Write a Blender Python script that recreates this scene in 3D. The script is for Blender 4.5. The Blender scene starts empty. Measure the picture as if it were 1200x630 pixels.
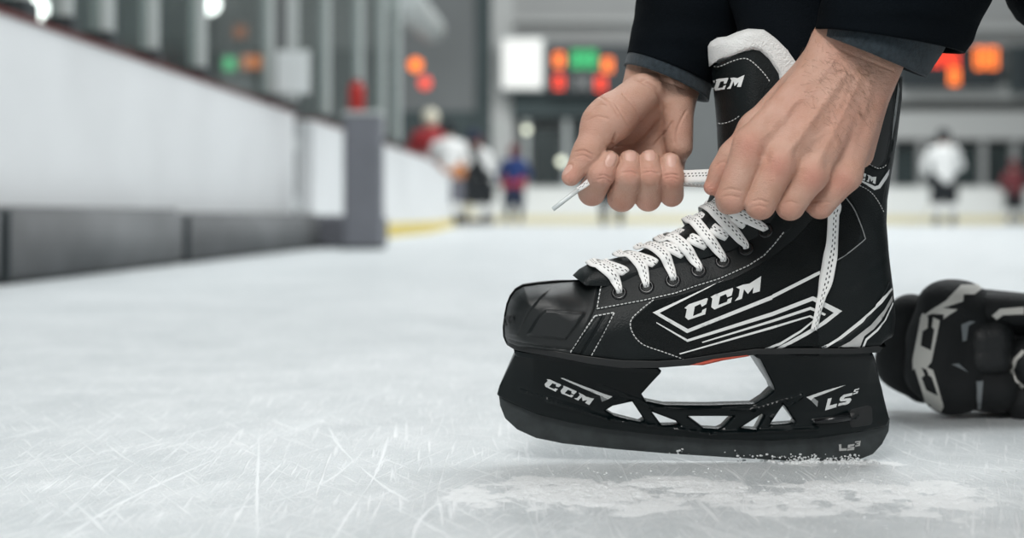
import bpy, bmesh, math, random
import numpy as np
from mathutils import Vector, Matrix
from mathutils.geometry import delaunay_2d_cdt
from mathutils.bvhtree import BVHTree

random.seed(7)
rng = np.random.default_rng(7)
SC = bpy.context.scene
COL = SC.collection
F, H, CX, CY = 1700.0, 0.19, 600.0, 252.0     # focal length in pixels, eye height, principal column, horizon row
YC = 1.118                                    # depth of the skate's mid plane


def P(px, py, Y):
    return Vector(((px - CX) / F * Y, Y, H - (py - CY) / F * Y))


def ICE(px, py, z=0.0):
    Y = F * (H - z) / (py - CY)
    return Vector(((px - CX) / F * Y, Y, z))


def PD(px, py, dmm):
    return P(px, py, YC + dmm * 0.001)


def crop(ox, oy, s, pts):
    return [(ox + x / s, oy + y / s) for x, y in pts]


# ---------------------------------------------------------------- objects
def link(o, parent=None):
    COL.objects.link(o)
    if parent is not None:
        o.parent = parent
        o.matrix_parent_inverse = parent.matrix_basis.inverted()
    return o


def tag(o, label=None, cat=None, group=None, kind=None):
    if label: o['label'] = label
    if cat: o['category'] = cat
    if group: o['group'] = group
    if kind: o['kind'] = kind
    return o


def thing(name, label, cat, loc=(0, 0, 0), group=None):
    o = bpy.data.objects.new(name, None)
    o.empty_display_size = 0.05
    o.location = loc
    link(o)
    return tag(o, label, cat, group)


def mesh_obj(name, verts, faces, mat=None, parent=None, smooth=True, label=None):
    me = bpy.data.meshes.new(name)
    me.from_pydata([tuple(v) for v in verts], [], [tuple(int(i) for i in f) for f in faces])
    if smooth:
        me.polygons.foreach_set('use_smooth', [True] * len(me.polygons))
    me.update()
    if mat: me.materials.append(mat)
    o = link(bpy.data.objects.new(name, me), parent)
    if label: o['label'] = label
    return o


def bm_obj(name, bm, mat=None, parent=None, smooth=True, label=None, angle=None):
    me = bpy.data.meshes.new(name)
    bmesh.ops.recalc_face_normals(bm, faces=bm.faces)
    if smooth:
        for f in bm.faces: f.smooth = True
        if angle:
            for e in bm.edges:
                if len(e.link_faces) == 2 and e.calc_face_angle(0) > angle: e.smooth = False
    bm.to_mesh(me); bm.free()
    if mat: me.materials.append(mat)
    o = link(bpy.data.objects.new(name, me), parent)
    if label: o['label'] = label
    return o


def add_box(bm, lo, hi, bev=0.0, seg=2):
    r = bmesh.ops.create_cube(bm, size=1.0)
    vs = r['verts']
    for v in vs:
        v.co = Vector([lo[i] + (v.co[i] + .5) * (hi[i] - lo[i]) for i in range(3)])
    if bev > 0:
        es = list({e for v in vs for e in v.link_edges})
        bmesh.ops.bevel(bm, geom=es, offset=bev, segments=seg, affect='EDGES', profile=.5)


def add_tube(bm, pts, rad, n=12, cap=True):
    """swept round tube; rad one number or one per point"""
    pts = [Vector(p) for p in pts]
    if not hasattr(rad, '__len__'): rad = [rad] * len(pts)
    rings = []
    up = None
    for i, p in enumerate(pts):
        t = (pts[min(i + 1, len(pts) - 1)] - pts[max(i - 1, 0)]).normalized()
        if up is None:
            up = t.orthogonal().normalized()
        up = (up - t * up.dot(t)).normalized()
        s = t.cross(up)
        rings.append([bm.verts.new(p + (up * math.cos(a) + s * math.sin(a)) * rad[i]) for a in [2 * math.pi * k / n for k in range(n)]])
    for a, b in zip(rings[:-1], rings[1:]):
        for k in range(n):
            bm.faces.new((a[k], a[(k + 1) % n], b[(k + 1) % n], b[k]))
    if cap:
        bm.faces.new(rings[0][::-1]); bm.faces.new(rings[-1])


def smooth_pts(pts, n=8):
    """Catmull-Rom through points of any dimension"""
    p = [np.array(q, float) for q in pts]
    p = [2 * p[0] - p[1]] + p + [2 * p[-1] - p[-2]]
    out = []
    for i in range(1, len(p) - 2):
        for k in range(n):
            t = k / n
            a, b, c, d = p[i - 1], p[i], p[i + 1], p[i + 2]
            out.append(.5 * ((2 * b) + (c - a) * t + (2 * a - 5 * b + 4 * c - d) * t * t + (3 * b - a - 3 * c + d) * t ** 3))
    out.append(p[-2])
    return out


# ---------------------------------------------------------------- materials
def mat(name, col, rough=.5, metal=0, spec=.5, bump=0, bscale=200, bdet=3, var=0, vscale=20, emit=None, estr=0, sheen=0, coat=0):
    m = bpy.data.materials.new(name); m.use_nodes = True
    nt = m.node_tree; b = nt.nodes['Principled BSDF']
    b.inputs['Base Color'].default_value = (*col, 1)
    b.inputs['Roughness'].default_value = rough
    b.inputs['Metallic'].default_value = metal
    b.inputs['Specular IOR Level'].default_value = spec
    b.inputs['Sheen Weight'].default_value = sheen
    b.inputs['Coat Weight'].default_value = coat
    if emit:
        b.inputs['Emission Color'].default_value = (*emit, 1)
        b.inputs['Emission Strength'].default_value = estr
    tc = nt.nodes.new('ShaderNodeTexCoord')
    if bump:
        n = nt.nodes.new('ShaderNodeTexNoise'); n.inputs['Scale'].default_value = bscale; n.inputs['Detail'].default_value = bdet
        nt.links.new(tc.outputs['Object'], n.inputs['Vector'])
        bp = nt.nodes.new('ShaderNodeBump'); bp.inputs['Strength'].default_value = bump; bp.inputs['Distance'].default_value = .002
        nt.links.new(n.outputs['Fac'], bp.inputs['Height']); nt.links.new(bp.outputs['Normal'], b.inputs['Normal'])
    if var:
        n = nt.nodes.new('ShaderNodeTexNoise'); n.inputs['Scale'].default_value = vscale; n.inputs['Detail'].default_value = 4
        nt.links.new(tc.outputs['Object'], n.inputs['Vector'])
        r = nt.nodes.new('ShaderNodeMapRange'); r.inputs['From Min'].default_value = .3; r.inputs['From Max'].default_value = .7
        r.inputs['To Min'].default_value = 1 - var; r.inputs['To Max'].default_value = 1 + var
        nt.links.new(n.outputs['Fac'], r.inputs['Value'])
        mx = nt.nodes.new('ShaderNodeMix'); mx.data_type = 'RGBA'; mx.blend_type = 'MULTIPLY'
        mx.inputs['Factor'].default_value = 1; mx.inputs[6].default_value = (*col, 1)
        nt.links.new(r.outputs['Result'], mx.inputs[7]); nt.links.new(mx.outputs[2], b.inputs['Base Color'])
    return m


# ---------------------------------------------------------------- implicit surfaces
class Field:
    def __init__(s, lo, hi, h):
        s.lo = np.array(lo, float); s.h = h
        s.n = np.ceil((np.array(hi, float) - s.lo) / h).astype(int) + 1
        s.f = np.full(s.n, 1.0, np.float32)

    def box(s, lo, hi):
        a = np.clip(np.floor((np.array(lo) - s.lo) / s.h).astype(int), 0, s.n)
        b = np.clip(np.ceil((np.array(hi) - s.lo) / s.h).astype(int) + 1, 0, s.n)
        return tuple(slice(i, j) for i, j in zip(a, b))

    def grid(s, sl):
        g = [(s.lo[i] + s.h * np.arange(sl[i].start, sl[i].stop)).astype(np.float32) for i in range(3)]
        return g[0][:, None, None], g[1][None, :, None], g[2][None, None, :]

    def cone(s, a, b, ra, rb, k=0.0, flat=None, fs=1.0, op='u', pad=None):
        """union of a tapered capsule; flat/fs squash it along a direction"""
        a = np.array(a, float); b = np.array(b, float)
        R = max(ra, rb) + (pad if pad is not None else k + 4 * s.h)
        sl = s.box(np.minimum(a, b) - R, np.maximum(a, b) + R)
        if any(q.stop <= q.start for q in sl): return
        X, Y, Z = s.grid(sl)
        ba = b - a; L2 = float(ba @ ba) + 1e-12
        px, py, pz = X - a[0], Y - a[1], Z - a[2]
        t = np.clip((px * ba[0] + py * ba[1] + pz * ba[2]) / L2, 0, 1)
        dx, dy, dz = px - t * ba[0], py - t * ba[1], pz - t * ba[2]
        if flat is not None:
            n = np.array(flat, float); n /= np.linalg.norm(n)
            q = (dx * n[0] + dy * n[1] + dz * n[2]) * (1 / fs - 1)
            dx, dy, dz = dx + q * n[0], dy + q * n[1], dz + q * n[2]
        d = np.sqrt(dx * dx + dy * dy + dz * dz) - (ra + t * (rb - ra))
        s.merge(sl, d.astype(np.float32), k, op)

    def rbox(s, c, half, r, rot=None, k=0.0, op='u'):
        c = np.array(c, float); half = np.array(half, float)
        R = np.linalg.norm(half) + k + 4 * s.h
        sl = s.box(c - R, c + R)
        if any(q.stop <= q.start for q in sl): return
        X, Y, Z = s.grid(sl)
        p = [X - c[0], Y - c[1], Z - c[2]]
        if rot is not None:
            M = np.array(rot.transposed() if hasattr(rot, 'transposed') else rot)
            p = [M[i][0] * p[0] + M[i][1] * p[1] + M[i][2] * p[2] for i in range(3)]
        q = [np.abs(p[i]) - half[i] + r for i in range(3)]
        d = np.sqrt(sum(np.maximum(v, 0) ** 2 for v in q)) + np.minimum(np.maximum(np.maximum(q[0], q[1]), q[2]), 0) - r
        s.merge(sl, d.astype(np.float32), k, op)

    def merge(s, sl, d, k, op='u'):
        a = s.f[sl]
        if op == 's':
            a, d = -a, d
        if k > 0:
            hh = np.maximum(k - np.abs(a - d), 0) / k
            r = np.minimum(a, d) - hh * hh * k * .25
        else:
            r = np.minimum(a, d)
        s.f[sl] = -r if op == 's' else r

    def other(s, o, k):
        a, d = s.f, o.f
        hh = np.maximum(k - np.abs(a - d), 0) / max(k, 1e-9)
        s.f = np.minimum(a, d) - hh * hh * k * .25

    def mesh(s):
        f = s.f; ins = f < 0
        nx, ny, nz = f.shape
        c = np.zeros((nx - 1, ny - 1, nz - 1), np.uint8)
        for i in (0, 1):
            for j in (0, 1):
                for k in (0, 1):
                    c += ins[i:nx - 1 + i, j:ny - 1 + j, k:nz - 1 + k]
        act = (c > 0) & (c < 8)
        idx = np.full(act.shape, -1, np.int64)
        cells = np.argwhere(act); idx[act] = np.arange(len(cells))
        acc = np.zeros((len(cells), 3)); cnt = np.zeros(len(cells))
        corners = [(i, j, k) for i in (0, 1) for j in (0, 1) for k in (0, 1)]
        for a in corners:
            for ax in range(3):
                if a[ax]: continue
                b = list(a); b[ax] = 1
                fa = f[tuple((cells + a).T)]; fb = f[tuple((cells + b).T)]
                m = (fa < 0) != (fb < 0)
                t = np.where(m, fa / np.where(m, fa - fb, 1), 0)
                p = np.array(a, float)[None, :].repeat(len(cells), 0); p[:, ax] += t
                acc[m] += p[m]; cnt[m] += 1
        V = s.lo + s.h * (cells + acc / cnt[:, None])
        Q = []
        for ax in range(3):
            u, v = (ax + 1) % 3, (ax + 2) % 3
            sa = [slice(None)] * 3; sb = [slice(None)] * 3
            sa[ax] = slice(0, -1); sb[ax] = slice(1, None)
            A = ins[tuple(sa)]; B = ins[tuple(sb)]
            e = np.argwhere(A != B)
            e = e[(e[:, u] > 0) & (e[:, v] > 0) & (e[:, u] < f.shape[u] - 1) & (e[:, v] < f.shape[v] - 1)]
            q = []
            for du, dv in ((1, 1), (0, 1), (0, 0), (1, 0)):
                w = e.copy(); w[:, u] -= du; w[:, v] -= dv
                q.append(idx[tuple(w.T)])
            q = np.array(q).T
            fl = ~A[tuple(e.T)]
            q[fl] = q[fl][:, ::-1]
            Q.append(q)
        return V, np.concatenate(Q)


# ---------------------------------------------------------------- planar outlines given real width
def seg_dist(p, a, b):
    ba = b - a
    t = np.clip(((p - a) @ ba) / (ba @ ba + 1e-12), 0, 1)
    return np.linalg.norm(p - a - t[:, None] * ba, axis=1)


def poly_dist(p, poly, closed=True):
    poly = np.array(poly, float)
    d = np.full(len(p), 1e9)
    n = len(poly)
    for i in range(n if closed else n - 1):
        d = np.minimum(d, seg_dist(p, poly[i], poly[(i + 1) % n]))
    return d


def inside(p, poly):
    poly = np.array(poly, float); r = np.zeros(len(p), bool)
    n = len(poly)
    for i in range(n):
        a, b = poly[i], poly[(i + 1) % n]
        c = (a[1] > p[:, 1]) != (b[1] > p[:, 1])
        with np.errstate(divide='ignore', invalid='ignore'):
            x = a[0] + (p[:, 1] - a[1]) * (b[0] - a[0]) / (b[1] - a[1])
        r ^= c & (p[:, 0] < x)
    return r


def resample(poly, step, closed=True):
    out = []
    n = len(poly)
    for i in range(n if closed else n - 1):
        a = np.array(poly[i], float); b = np.array(poly[(i + 1) % n], float)
        m = max(1, int(round(np.linalg.norm(b - a) / step)))
        for k in range(m): out.append(a + (b - a) * k / m)
    if not closed: out.append(np.array(poly[-1], float))
    return np.array(out)


def tri2d(outer, holes=(), step=5, rings=(), ostep=None):
    """2-D triangulation with rows of points running along the edge"""
    loops = [resample(outer, ostep or step)] + [resample(h, ostep or step) for h in holes]
    pts, edges = [], []
    for L in loops:
        o = len(pts); pts += list(L)
        edges += [(o + i, o + (i + 1) % len(L)) for i in range(len(L))]
    nb = len(pts)
    extra = []
    for L in loops:
        nrm = np.roll(L, -1, 0) - np.roll(L, 1, 0)
        nrm = np.stack([-nrm[:, 1], nrm[:, 0]], 1); nrm /= np.linalg.norm(nrm, axis=1)[:, None] + 1e-9
        for d in rings:
            for s in (1, -1):
                extra.append(np.c_[L + s * nrm * d, np.full(len(L), d * .93)])
    lo = np.min(loops[0], 0); hi = np.max(loops[0], 0)
    g = np.array([(x + (.5 * step if j % 2 else 0), y) for j, y in enumerate(np.arange(lo[1], hi[1], step * .87)) for x in np.arange(lo[0], hi[0], step)])
    if len(g):
        extra.append(np.c_[g, np.full(len(g), (rings[-1] if len(rings) else 0) + step * .45)])
    E = np.concatenate(extra) if extra else np.zeros((0, 3))
    if len(E):
        q = E[:, :2]
        ok = inside(q, loops[0])
        d = poly_dist(q, loops[0])
        for h in loops[1:]:
            ok &= ~inside(q, h); d = np.minimum(d, poly_dist(q, h))
        ok &= d >= E[:, 2]
        q = q[ok]
        # thin out points that crowd each other
        if len(rings):
            cell = {}
            keep = []
            md = min(1.0, step * .3)
            for i, c in enumerate(q):
                key = (int(c[0] // md), int(c[1] // md))
                if key in cell: continue
                cell[key] = 1; keep.append(i)
            q = q[keep]
        pts += list(q)
    r = delaunay_2d_cdt([Vector(p) for p in pts], edges, [], 0, 1e-4)
    V = np.array([tuple(v) for v in r[0]]); T = np.array([f for f in r[2] if len(f) == 3])
    c = V[T].mean(1)
    ok = inside(c, loops[0])
    for h in loops[1:]: ok &= ~inside(c, h)
    T = T[ok]
    # boundary edges
    from collections import Counter
    cn = Counter()
    for t in T:
        for i in range(3):
            cn[tuple(sorted((t[i], t[(i + 1) % 3])))] += 1
    dirs = [(t[i], t[(i + 1) % 3]) for t in T for i in range(3) if cn[tuple(sorted((t[i], t[(i + 1) % 3])))] == 1]
    return V, T, dirs


def mid_xyz(p, y):
    """points traced in the mid plane, moved sideways by y (metres, negative = towards the camera)"""
    return np.c_[(p[:, 0] - CX) / F * YC, np.full(len(p), YC) + y, H - (p[:, 1] - CY) / F * YC]


def to_mid(pts, wf):
    """points seen on the near face of a body of half width wf, as mid-plane points"""
    p = np.array(pts, float); m = p.copy(); c = np.array([CX, CY])
    for _ in range(4):
        w = wf(m)
        m = c + (p - c) * ((YC - w) / YC)[:, None]
    return [tuple(q) for q in m]


def inflate(name, outer, holes, wf, m, parent=None, step=5, rings=(), ostep=None, sides='both', rim=True, label=None, angle=None):
    if not rim and sides == 'both':
        o = inflate(name, outer, holes, wf, m, parent, step, rings, ostep, 'near', False, label)
        inflate(name, outer, holes, wf, m, parent, step, rings, ostep, 'far', False, label)
        return o
    V, T, B = tri2d(outer, holes, step, rings, ostep)
    w = wf(V)
    near = mid_xyz(V, 0); near[:, 1] = YC - w
    far = mid_xyz(V, 0); far[:, 1] = YC + w
    n = len(V)
    bm = bmesh.new()
    if sides == 'both':
        vs = [bm.verts.new(v) for v in np.concatenate([near, far])]
        for t in T:
            bm.faces.new([vs[i] for i in t]); bm.faces.new([vs[i + n] for i in t[::-1]])
        if rim:
            for a, b in B:
                bm.faces.new((vs[b], vs[a], vs[a + n], vs[b + n]))
    else:
        vs = [bm.verts.new(v) for v in (near if sides == 'near' else far)]
        for t in T: bm.faces.new([vs[i] for i in t])
    bmesh.ops.remove_doubles(bm, verts=bm.verts, dist=2e-5)
    return bm_obj(name, bm, m, parent, label=label, angle=angle)


def bvh_of(*objs):
    vs, fs = [], []
    for o in objs:
        M = o.matrix_world if o.parent is None else o.parent.matrix_basis @ o.matrix_parent_inverse @ o.matrix_basis
        n = len(vs)
        vs += [M @ v.co for v in o.data.vertices]
        fs += [[n + i for i in p.vertices] for p in o.data.polygons]
    return BVHTree.FromPolygons(vs, fs)


EYE = Vector((0, 0, H))


def hit(bvh, px, py):
    d = (P(px, py, 1.0) - EYE).normalized()
    r = bvh.ray_cast(EYE, d)
    if r[0] is None: return None
    n = r[1] if r[1].dot(d) < 0 else -r[1]
    return r[0], n


def decal(name, polys, bvh, m, parent, off=.0004, step=5, label=None):
    """thin printed film lying on a real surface"""
    bm = bmesh.new()
    for poly in polys:
        V, T, _ = tri2d(poly, (), step, (), step)
        hs = [hit(bvh, *v) for v in V]
        vs = [bm.verts.new(h[0] + h[1] * off) if h else None for h in hs]
        for t in T:
            q = [vs[i] for i in t]
            if None in q: continue
            if max((q[i].co - q[i - 1].co).length for i in range(3)) > .03: continue
            bm.faces.new(q)
    bmesh.ops.delete(bm, geom=[v for v in bm.verts if not v.link_faces], context='VERTS')
    return bm_obj(name, bm, m, parent, label=label)


def stroke_poly(pts, w):
    pts = [np.array(p, float) for p in pts]
    if not hasattr(w, '__len__'): w = [w] * len(pts)
    L, R = [], []
    for i, p in enumerate(pts):
        t = pts[min(i + 1, len(pts) - 1)] - pts[max(i - 1, 0)]
        t /= np.linalg.norm(t) + 1e-9
        n = np.array([-t[1], t[0]]) * w[i] / 2
        L.append(tuple(p + n)); R.append(tuple(p - n))
    return L + R[::-1]


def stitch(name, line, bvh, m, parent, dash=3.0, gap=1.6, w=1.1):
    """raised thread dashes along a line"""
    L = resample(line, .25, closed=False)
    seg = np.r_[0, np.cumsum(np.linalg.norm(np.diff(L, axis=0), axis=1))]
    bm = bmesh.new(); s = 0
    while s < seg[-1] - dash * .5:
        q = [np.array([np.interp(s + d, seg, L[:, 0]), np.interp(s + d, seg, L[:, 1])]) for d in (0, dash * .5, dash)]
        hs = [hit(bvh, *v) for v in q]
        if all(hs):
            t = (hs[2][0] - hs[0][0])
            if 1e-5 < t.length < .02:
                t.normalize()
                rows = []
                for i, (p, n) in enumerate(hs):
                    sd = t.cross(n).normalized() * w * .5 * .66e-3
                    u = n * (.0007 if i == 1 else .0003)
                    rows.append([bm.verts.new(p + sd + n * .0001), bm.verts.new(p + u), bm.verts.new(p - sd + n * .0001)])
                for a, b in zip(rows[:-1], rows[1:]):
                    bm.faces.new((a[0], a[1], b[1], b[0])); bm.faces.new((a[1], a[2], b[2], b[1]))
        s += dash + gap
    return bm_obj(name, bm, m, parent)
# ================================================================ the skate
M_boot = mat('boot_leather', (.0036, .0062, .0068), .44, spec=.26, bump=.25, bscale=900, var=.15, vscale=60)
M_toe = mat('toe_plastic', (.010, .012, .0125), .42, spec=.42, bump=.12, bscale=1500)
M_weave = mat('woven_nylon', (.0045, .0072, .0078), .5, spec=.28, bump=1.0, bscale=1800, bdet=1)
M_plastic = mat('holder_plastic', (.0022, .0050, .0056), .26, spec=.26, bump=.04, bscale=300)
M_steel = mat('dark_runner_steel', (.030, .036, .037), .42, metal=.2, spec=.5, bump=.10, bscale=160, var=.3, vscale=90)
M_print = mat('white_print', (.72, .73, .72), .5)
M_silver = mat('silver_print', (.46, .46, .45), .38, metal=.2, var=.1, vscale=90)
M_greyprint = mat('grey_print', (.26, .27, .27), .5)
M_thread = mat('white_thread', (.60, .61, .60), .8)
M_felt = mat('white_felt', (.80, .80, .785), .95, bump=.9, bscale=700, bdet=6, sheen=.4)
M_black = mat('black_rubber', (.006, .007, .0075), .5)
M_gloss = mat('glossy_black', (.008, .009, .010), .22)
M_red = mat('red_lining', (.42, .06, .03), .6)

skate = thing('ice_skate', 'black hockey skate with white laces being tied, standing on the ice', 'ice skate', ICE(985, 541))
c0 = np.array([CX, CY])

# half widths in metres over the outline, px coordinates of the mid plane
_wx = np.array([585, 620, 660, 700, 740, 790, 850, 910, 970, 1020, 1050])
_ww = np.array([38, 41, 45, 47, 47, 44, 40, 37, 36, 35, 34]) * 1e-3


def W_body(p):
    w = np.interp(p[:, 0], _wx, _ww)
    up = np.clip((300 - p[:, 1]) / 180, 0, 1)             # the shaft widens above the ankle
    return w + (.048 - w) * up ** 1.2


boot_edge = [  # (px, py, kind, rounding radius in px) kind: s sole, t toe, h heel, o throat, f flat
    (602, 406, 't', 26), (594, 401, 't', 46), (590.5, 393, 't', 52), (590, 382, 't', 52), (591.5, 370, 't', 50), (594, 357, 't', 46), (598, 347, 't', 42), (604, 339, 't', 38),
    (613, 334, 't', 36), (630, 331.5, 't', 36), (652, 329.5, 't', 38), (680, 328.5, 'o', 46), (702, 325, 'o', 60), (726, 319, 'o', 60), (750, 307, 'o', 60), (775, 298, 'o', 60),
    (798, 292, 'o', 60), (820, 288, 'o', 60), (843, 278, 'o', 60), (862, 262, 'o', 60), (876, 240, 'o', 60), (886, 200, 'o', 60), (893, 150, 'o', 60), (902, 95, 'f', 5),
    (960, 90, 'f', 5), (1010, 86, 'f', 5), (1040, 82, 'h', 40), (1053, 90, 'h', 40), (1052, 120, 'h', 40), (1047, 165, 'h', 40), (1041, 205, 'h', 40), (1037, 235, 'h', 42), (1036.5, 262, 'h', 44),
    (1040, 300, 'h', 46), (1045, 340, 'h', 48), (1047.5, 372, 'h', 48), (1045, 394, 'h', 46), (1038, 408, 's', 7), (1000, 411, 's', 7), (950, 411, 's', 7), (888, 412, 's', 7), (850, 417, 's', 8),
    (800, 424.5, 's', 8), (770, 426.5, 's', 8), (729, 426, 's', 8), (690, 421, 's', 8), (650, 414, 's', 8), (620, 409, 's', 10)]
BE = [np.array(e[:2], float) for e in boot_edge]
# the sole edge is seen on the near side, so bring it back to the mid plane
for _i, e in enumerate(boot_edge):
    if e[2] == 's':
        BE[_i] = c0 + (BE[_i] - c0) * (YC - .038) / YC
B_OUT = [tuple(q) for q in BE]


def W_boot(p):
    p = np.asarray(p, float)
    w = W_body(p)
    n = len(BE)
    tt = {'s': np.zeros(len(p)), 't': np.zeros(len(p)), 'h': np.zeros(len(p)), 'o': np.zeros(len(p))}
    for i in range(n):
        k, R = boot_edge[i][2], boot_edge[i][3]
        if k == 'f': continue
        R2 = boot_edge[(i + 1) % n][3]
        a, b = BE[i], BE[(i + 1) % n]
        ba = b - a
        u = np.clip(((p - a) @ ba) / (ba @ ba), 0, 1)
        d = np.linalg.norm(p - a - u[:, None] * ba, axis=1)
        tt[k] = np.maximum(tt[k], np.clip(1 - d / (R + u * (R2 - R)), 0, 1))
    f = np.ones(len(p))
    f *= np.sqrt(np.clip(1 - tt['s'] ** 2.5, 0, 1)) * .35 + .65 * (tt['s'] < .999)
    f *= np.clip(1 - tt['t'] ** 3.0, 0, 1) ** .5
    f *= np.clip(1 - tt['h'] ** 2.2, 0, 1) ** .5
    f *= 1 - .46 * tt['o'] ** 1.6
    # soft hollow below the ankle bone and crease lines at the instep
    q = np.exp(-(((p[:, 0] - 985) / 34) ** 2 + ((p[:, 1] - 262) / 30) ** 2)) * .0035
    q -= np.exp(-(((p[:, 0] - 1012) / 14) ** 2 + ((p[:, 1] - 235) / 60) ** 2)) * .0028
    for x0, y0, x1, y1, a in ((1010, 240, 1036, 330, .9), (985, 330, 1042, 290, .7), (940, 345, 1030, 320, .5), (900, 300, 960, 322, .5), (1000, 375, 1043, 310, .6)):
        dd = seg_dist(p, np.array([x0, y0], float), np.array([x1, y1], float))
        q -= a * .0011 * np.exp(-(dd / 2.6) ** 2)
    return np.maximum(w * f + q * np.minimum(1, f), 0)


RG = (.35, 1.2, 2.8, 5.5, 9.5, 15, 21)
boot = inflate('boot_upper', B_OUT, (), W_boot, M_boot, skate, 5, RG, 4)


def plate(name, pts, th, m, edge=1.5, step=5, near=True, parent=skate, label=None, wf=W_boot):
    """panel of leather or plastic lying on the boot, edges rolled down"""
    q = to_mid(pts, wf) if near else pts
    qa = np.array(q)
    wp = lambda p: wf(p) + th * np.clip(poly_dist(p, qa) / edge, 0, 1) ** .6 - .0004
    return inflate(name, q, (), wp, m, parent, step, (edge * .5, edge, edge * 2.2), 3, rim=False, label=label)


# toe cap: moulded shell with raised facets and a lip above the sole
toe_mid = [tuple(c0 + (np.array(a) - c0) * 1.0) for a in B_OUT[:11]]
_tm = [(-.9, .3), (-.9, .3), (-.9, 0), (-.9, 0), (-.9, 0), (-.8, -.3), (-.7, -.5), (-.4, -.8), (-.2, -.9), (0, -.9), (0, -.9)]
toe_poly = [(a[0] + b[0], a[1] + b[1]) for a, b in zip(toe_mid, _tm)]
toe_near = to_mid([(701, 327), (697, 362), (690, 378), (668, 415)], W_boot)
TOE = toe_poly + [(690, 327.6)] + toe_near[:1] + toe_near[1:] + [(650, 408), (620, 404.5)]
_ta = np.array(TOE)


def W_toe(p):
    w = W_boot(p)
    add = .0012 * np.clip(poly_dist(p, _ta) / 1.6, 0, 1)
    # raised facets, as traced on the near side
    for poly, h in ((FAC1, .0026), (FAC2, .0020)):
        ins = np.where(inside(p, poly), poly_dist(p, poly), 0)
        add = add + h * np.clip(ins / 1.5, 0, 1)
    add = add - .0018 * np.exp(-(poly_dist(p, GRV, closed=False) / 1.5) ** 2)
    return w + add * np.clip(w / .006, 0, 1) + .0001


GRV = to_mid([(588, 394.5), (604, 400), (640, 406), (670, 410)], W_boot)
FAC1 = to_mid([(617, 392), (631, 370), (640, 362), (686, 366), (663, 398)], W_boot)
FAC2 = to_mid([(594, 392), (596, 352), (614, 338), (650, 333), (633, 350), (620, 366), (607, 394)], W_boot)
toe = inflate('toe_cap', TOE, (), W_toe, M_toe, skate, 1.6, (.35, 1.0, 2.0, 3.4), 2)

# outsole strip and the flange of the holder below it
sole_top = [(594, 398), (604, 403.5), (650, 411), (690, 417.5), (729, 422), (770, 423), (800, 421), (850, 413.5), (888, 408.5), (950, 408), (1000, 408), (1029, 404.5)]
sole_bot = [(1035, 407), (1031, 412.5), (1000, 414.5), (888, 415), (850, 420), (808, 428), (768, 431), (729, 431), (690, 426), (650, 418), (603, 409.5), (594, 404)]
W_sole = lambda p: np.maximum(np.interp(np.asarray(p)[:, 0], [590, 596, 606, 625, 650, 700, 760, 850, 920, 1000, 1025, 1040, 1049], np.array([6, 16, 27, 37, 44, 47.5, 46.5, 40, 38, 36, 31, 22, 8]) * 1e-3), 0)
outsole = inflate('outsole', to_mid(sole_top + sole_bot, W_sole), (), W_sole, M_black, skate, 5, (.8,), 4)
# red glimpse of the midsole at the arch
arch = plate('midsole_edge', crop(800, 300, 2.52, [(20, 322), (90, 304), (190, 292), (200, 295), (120, 308), (60, 322)]), .0016, M_red, label='thin red edge at the arch', wf=lambda p: W_sole(p) + .0006)

# eyestay panel along the laces
eyestay = plate('eyestay', [(702, 324), (726, 318), (750, 306.5), (775, 297.5), (798, 291), (820, 287), (843, 277.5), (858, 268), (876, 240), (900, 210), (940, 205), (930, 268), (911, 284), (898, 299), (880, 312.5), (845, 327), (817, 336), (793, 345), (752, 354), (697.5, 364)], .0014, M_boot, edge=2.0)
inst = plate('vamp_panel', [(741, 389), (739, 375), (766, 351), (800, 344), (860, 325), (885, 312), (905, 300), (930, 280), (990, 215), (1012, 260), (1006, 285), (990, 300), (960, 340), (960, 420), (887, 410), (845, 415), (808, 423), (752, 404)], .0008, M_weave, edge=2.0)
for a in ([(698, 371), (709, 367.5), (680, 415.5), (668, 413)], [(709, 367.5), (721, 366), (692, 418), (680, 416)]):
    plate('toe_strap', a, .0013, M_boot, edge=1.6, step=4)
heel_c = plate('heel_counter', [(944, 410), (985, 397), (1010, 378), (1030, 352), (1043, 325), (1045.5, 345), (1046.5, 372), (1043, 395), (1037, 406), (1000, 410)], .0012, M_boot, edge=1.8, step=4)
badge = plate('ankle_panel', [(985, 205), (1000, 211), (1020, 225), (1034, 248), (1036, 230), (1041, 200), (1048, 150), (1046, 175), (1037, 195), (1028, 198), (1018, 193), (1000, 188)], .0012, M_boot, edge=1.6, step=4)
tg = plate('tendon_guard', [(1000, 95), (1043, 88), (1050, 95), (1048, 125), (1043, 165), (1038, 190), (1028, 197), (1016, 191), (1010, 150)], .0016, M_toe, edge=2.0, step=4)

# tongue with its felt lining
tongue_out = [(671, 322.5), (679, 315), (689, 309.5), (703, 306), (722, 302), (746, 296), (770, 284), (792, 272), (812, 258), (828, 240), (838, 215), (842, 180), (841, 150), (838, 115), (836, 96), (834.5, 84),
              (836, 78), (842, 76), (850, 73), (862, 69), (874, 64.5), (882, 66), (894, 78), (908, 96), (922, 120), (925, 160), (915, 220), (890, 270), (850, 292), (800, 306), (750, 322), (712, 333), (684, 332)]
TO = np.array(tongue_out)
_ridge = TO[:16]


def W_tongue(p):
    p = np.asarray(p, float)
    d = poly_dist(p, _ridge, closed=False)
    up = np.clip((285 - p[:, 1]) / 120, 0, 1)
    W = .031 + .0095 * up
    R = 16 + 26 * up
    t = np.clip(1 - d / R, 0, 1)
    return W * np.sqrt(np.clip(1 - t ** 2.1, 0, 1))


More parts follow.
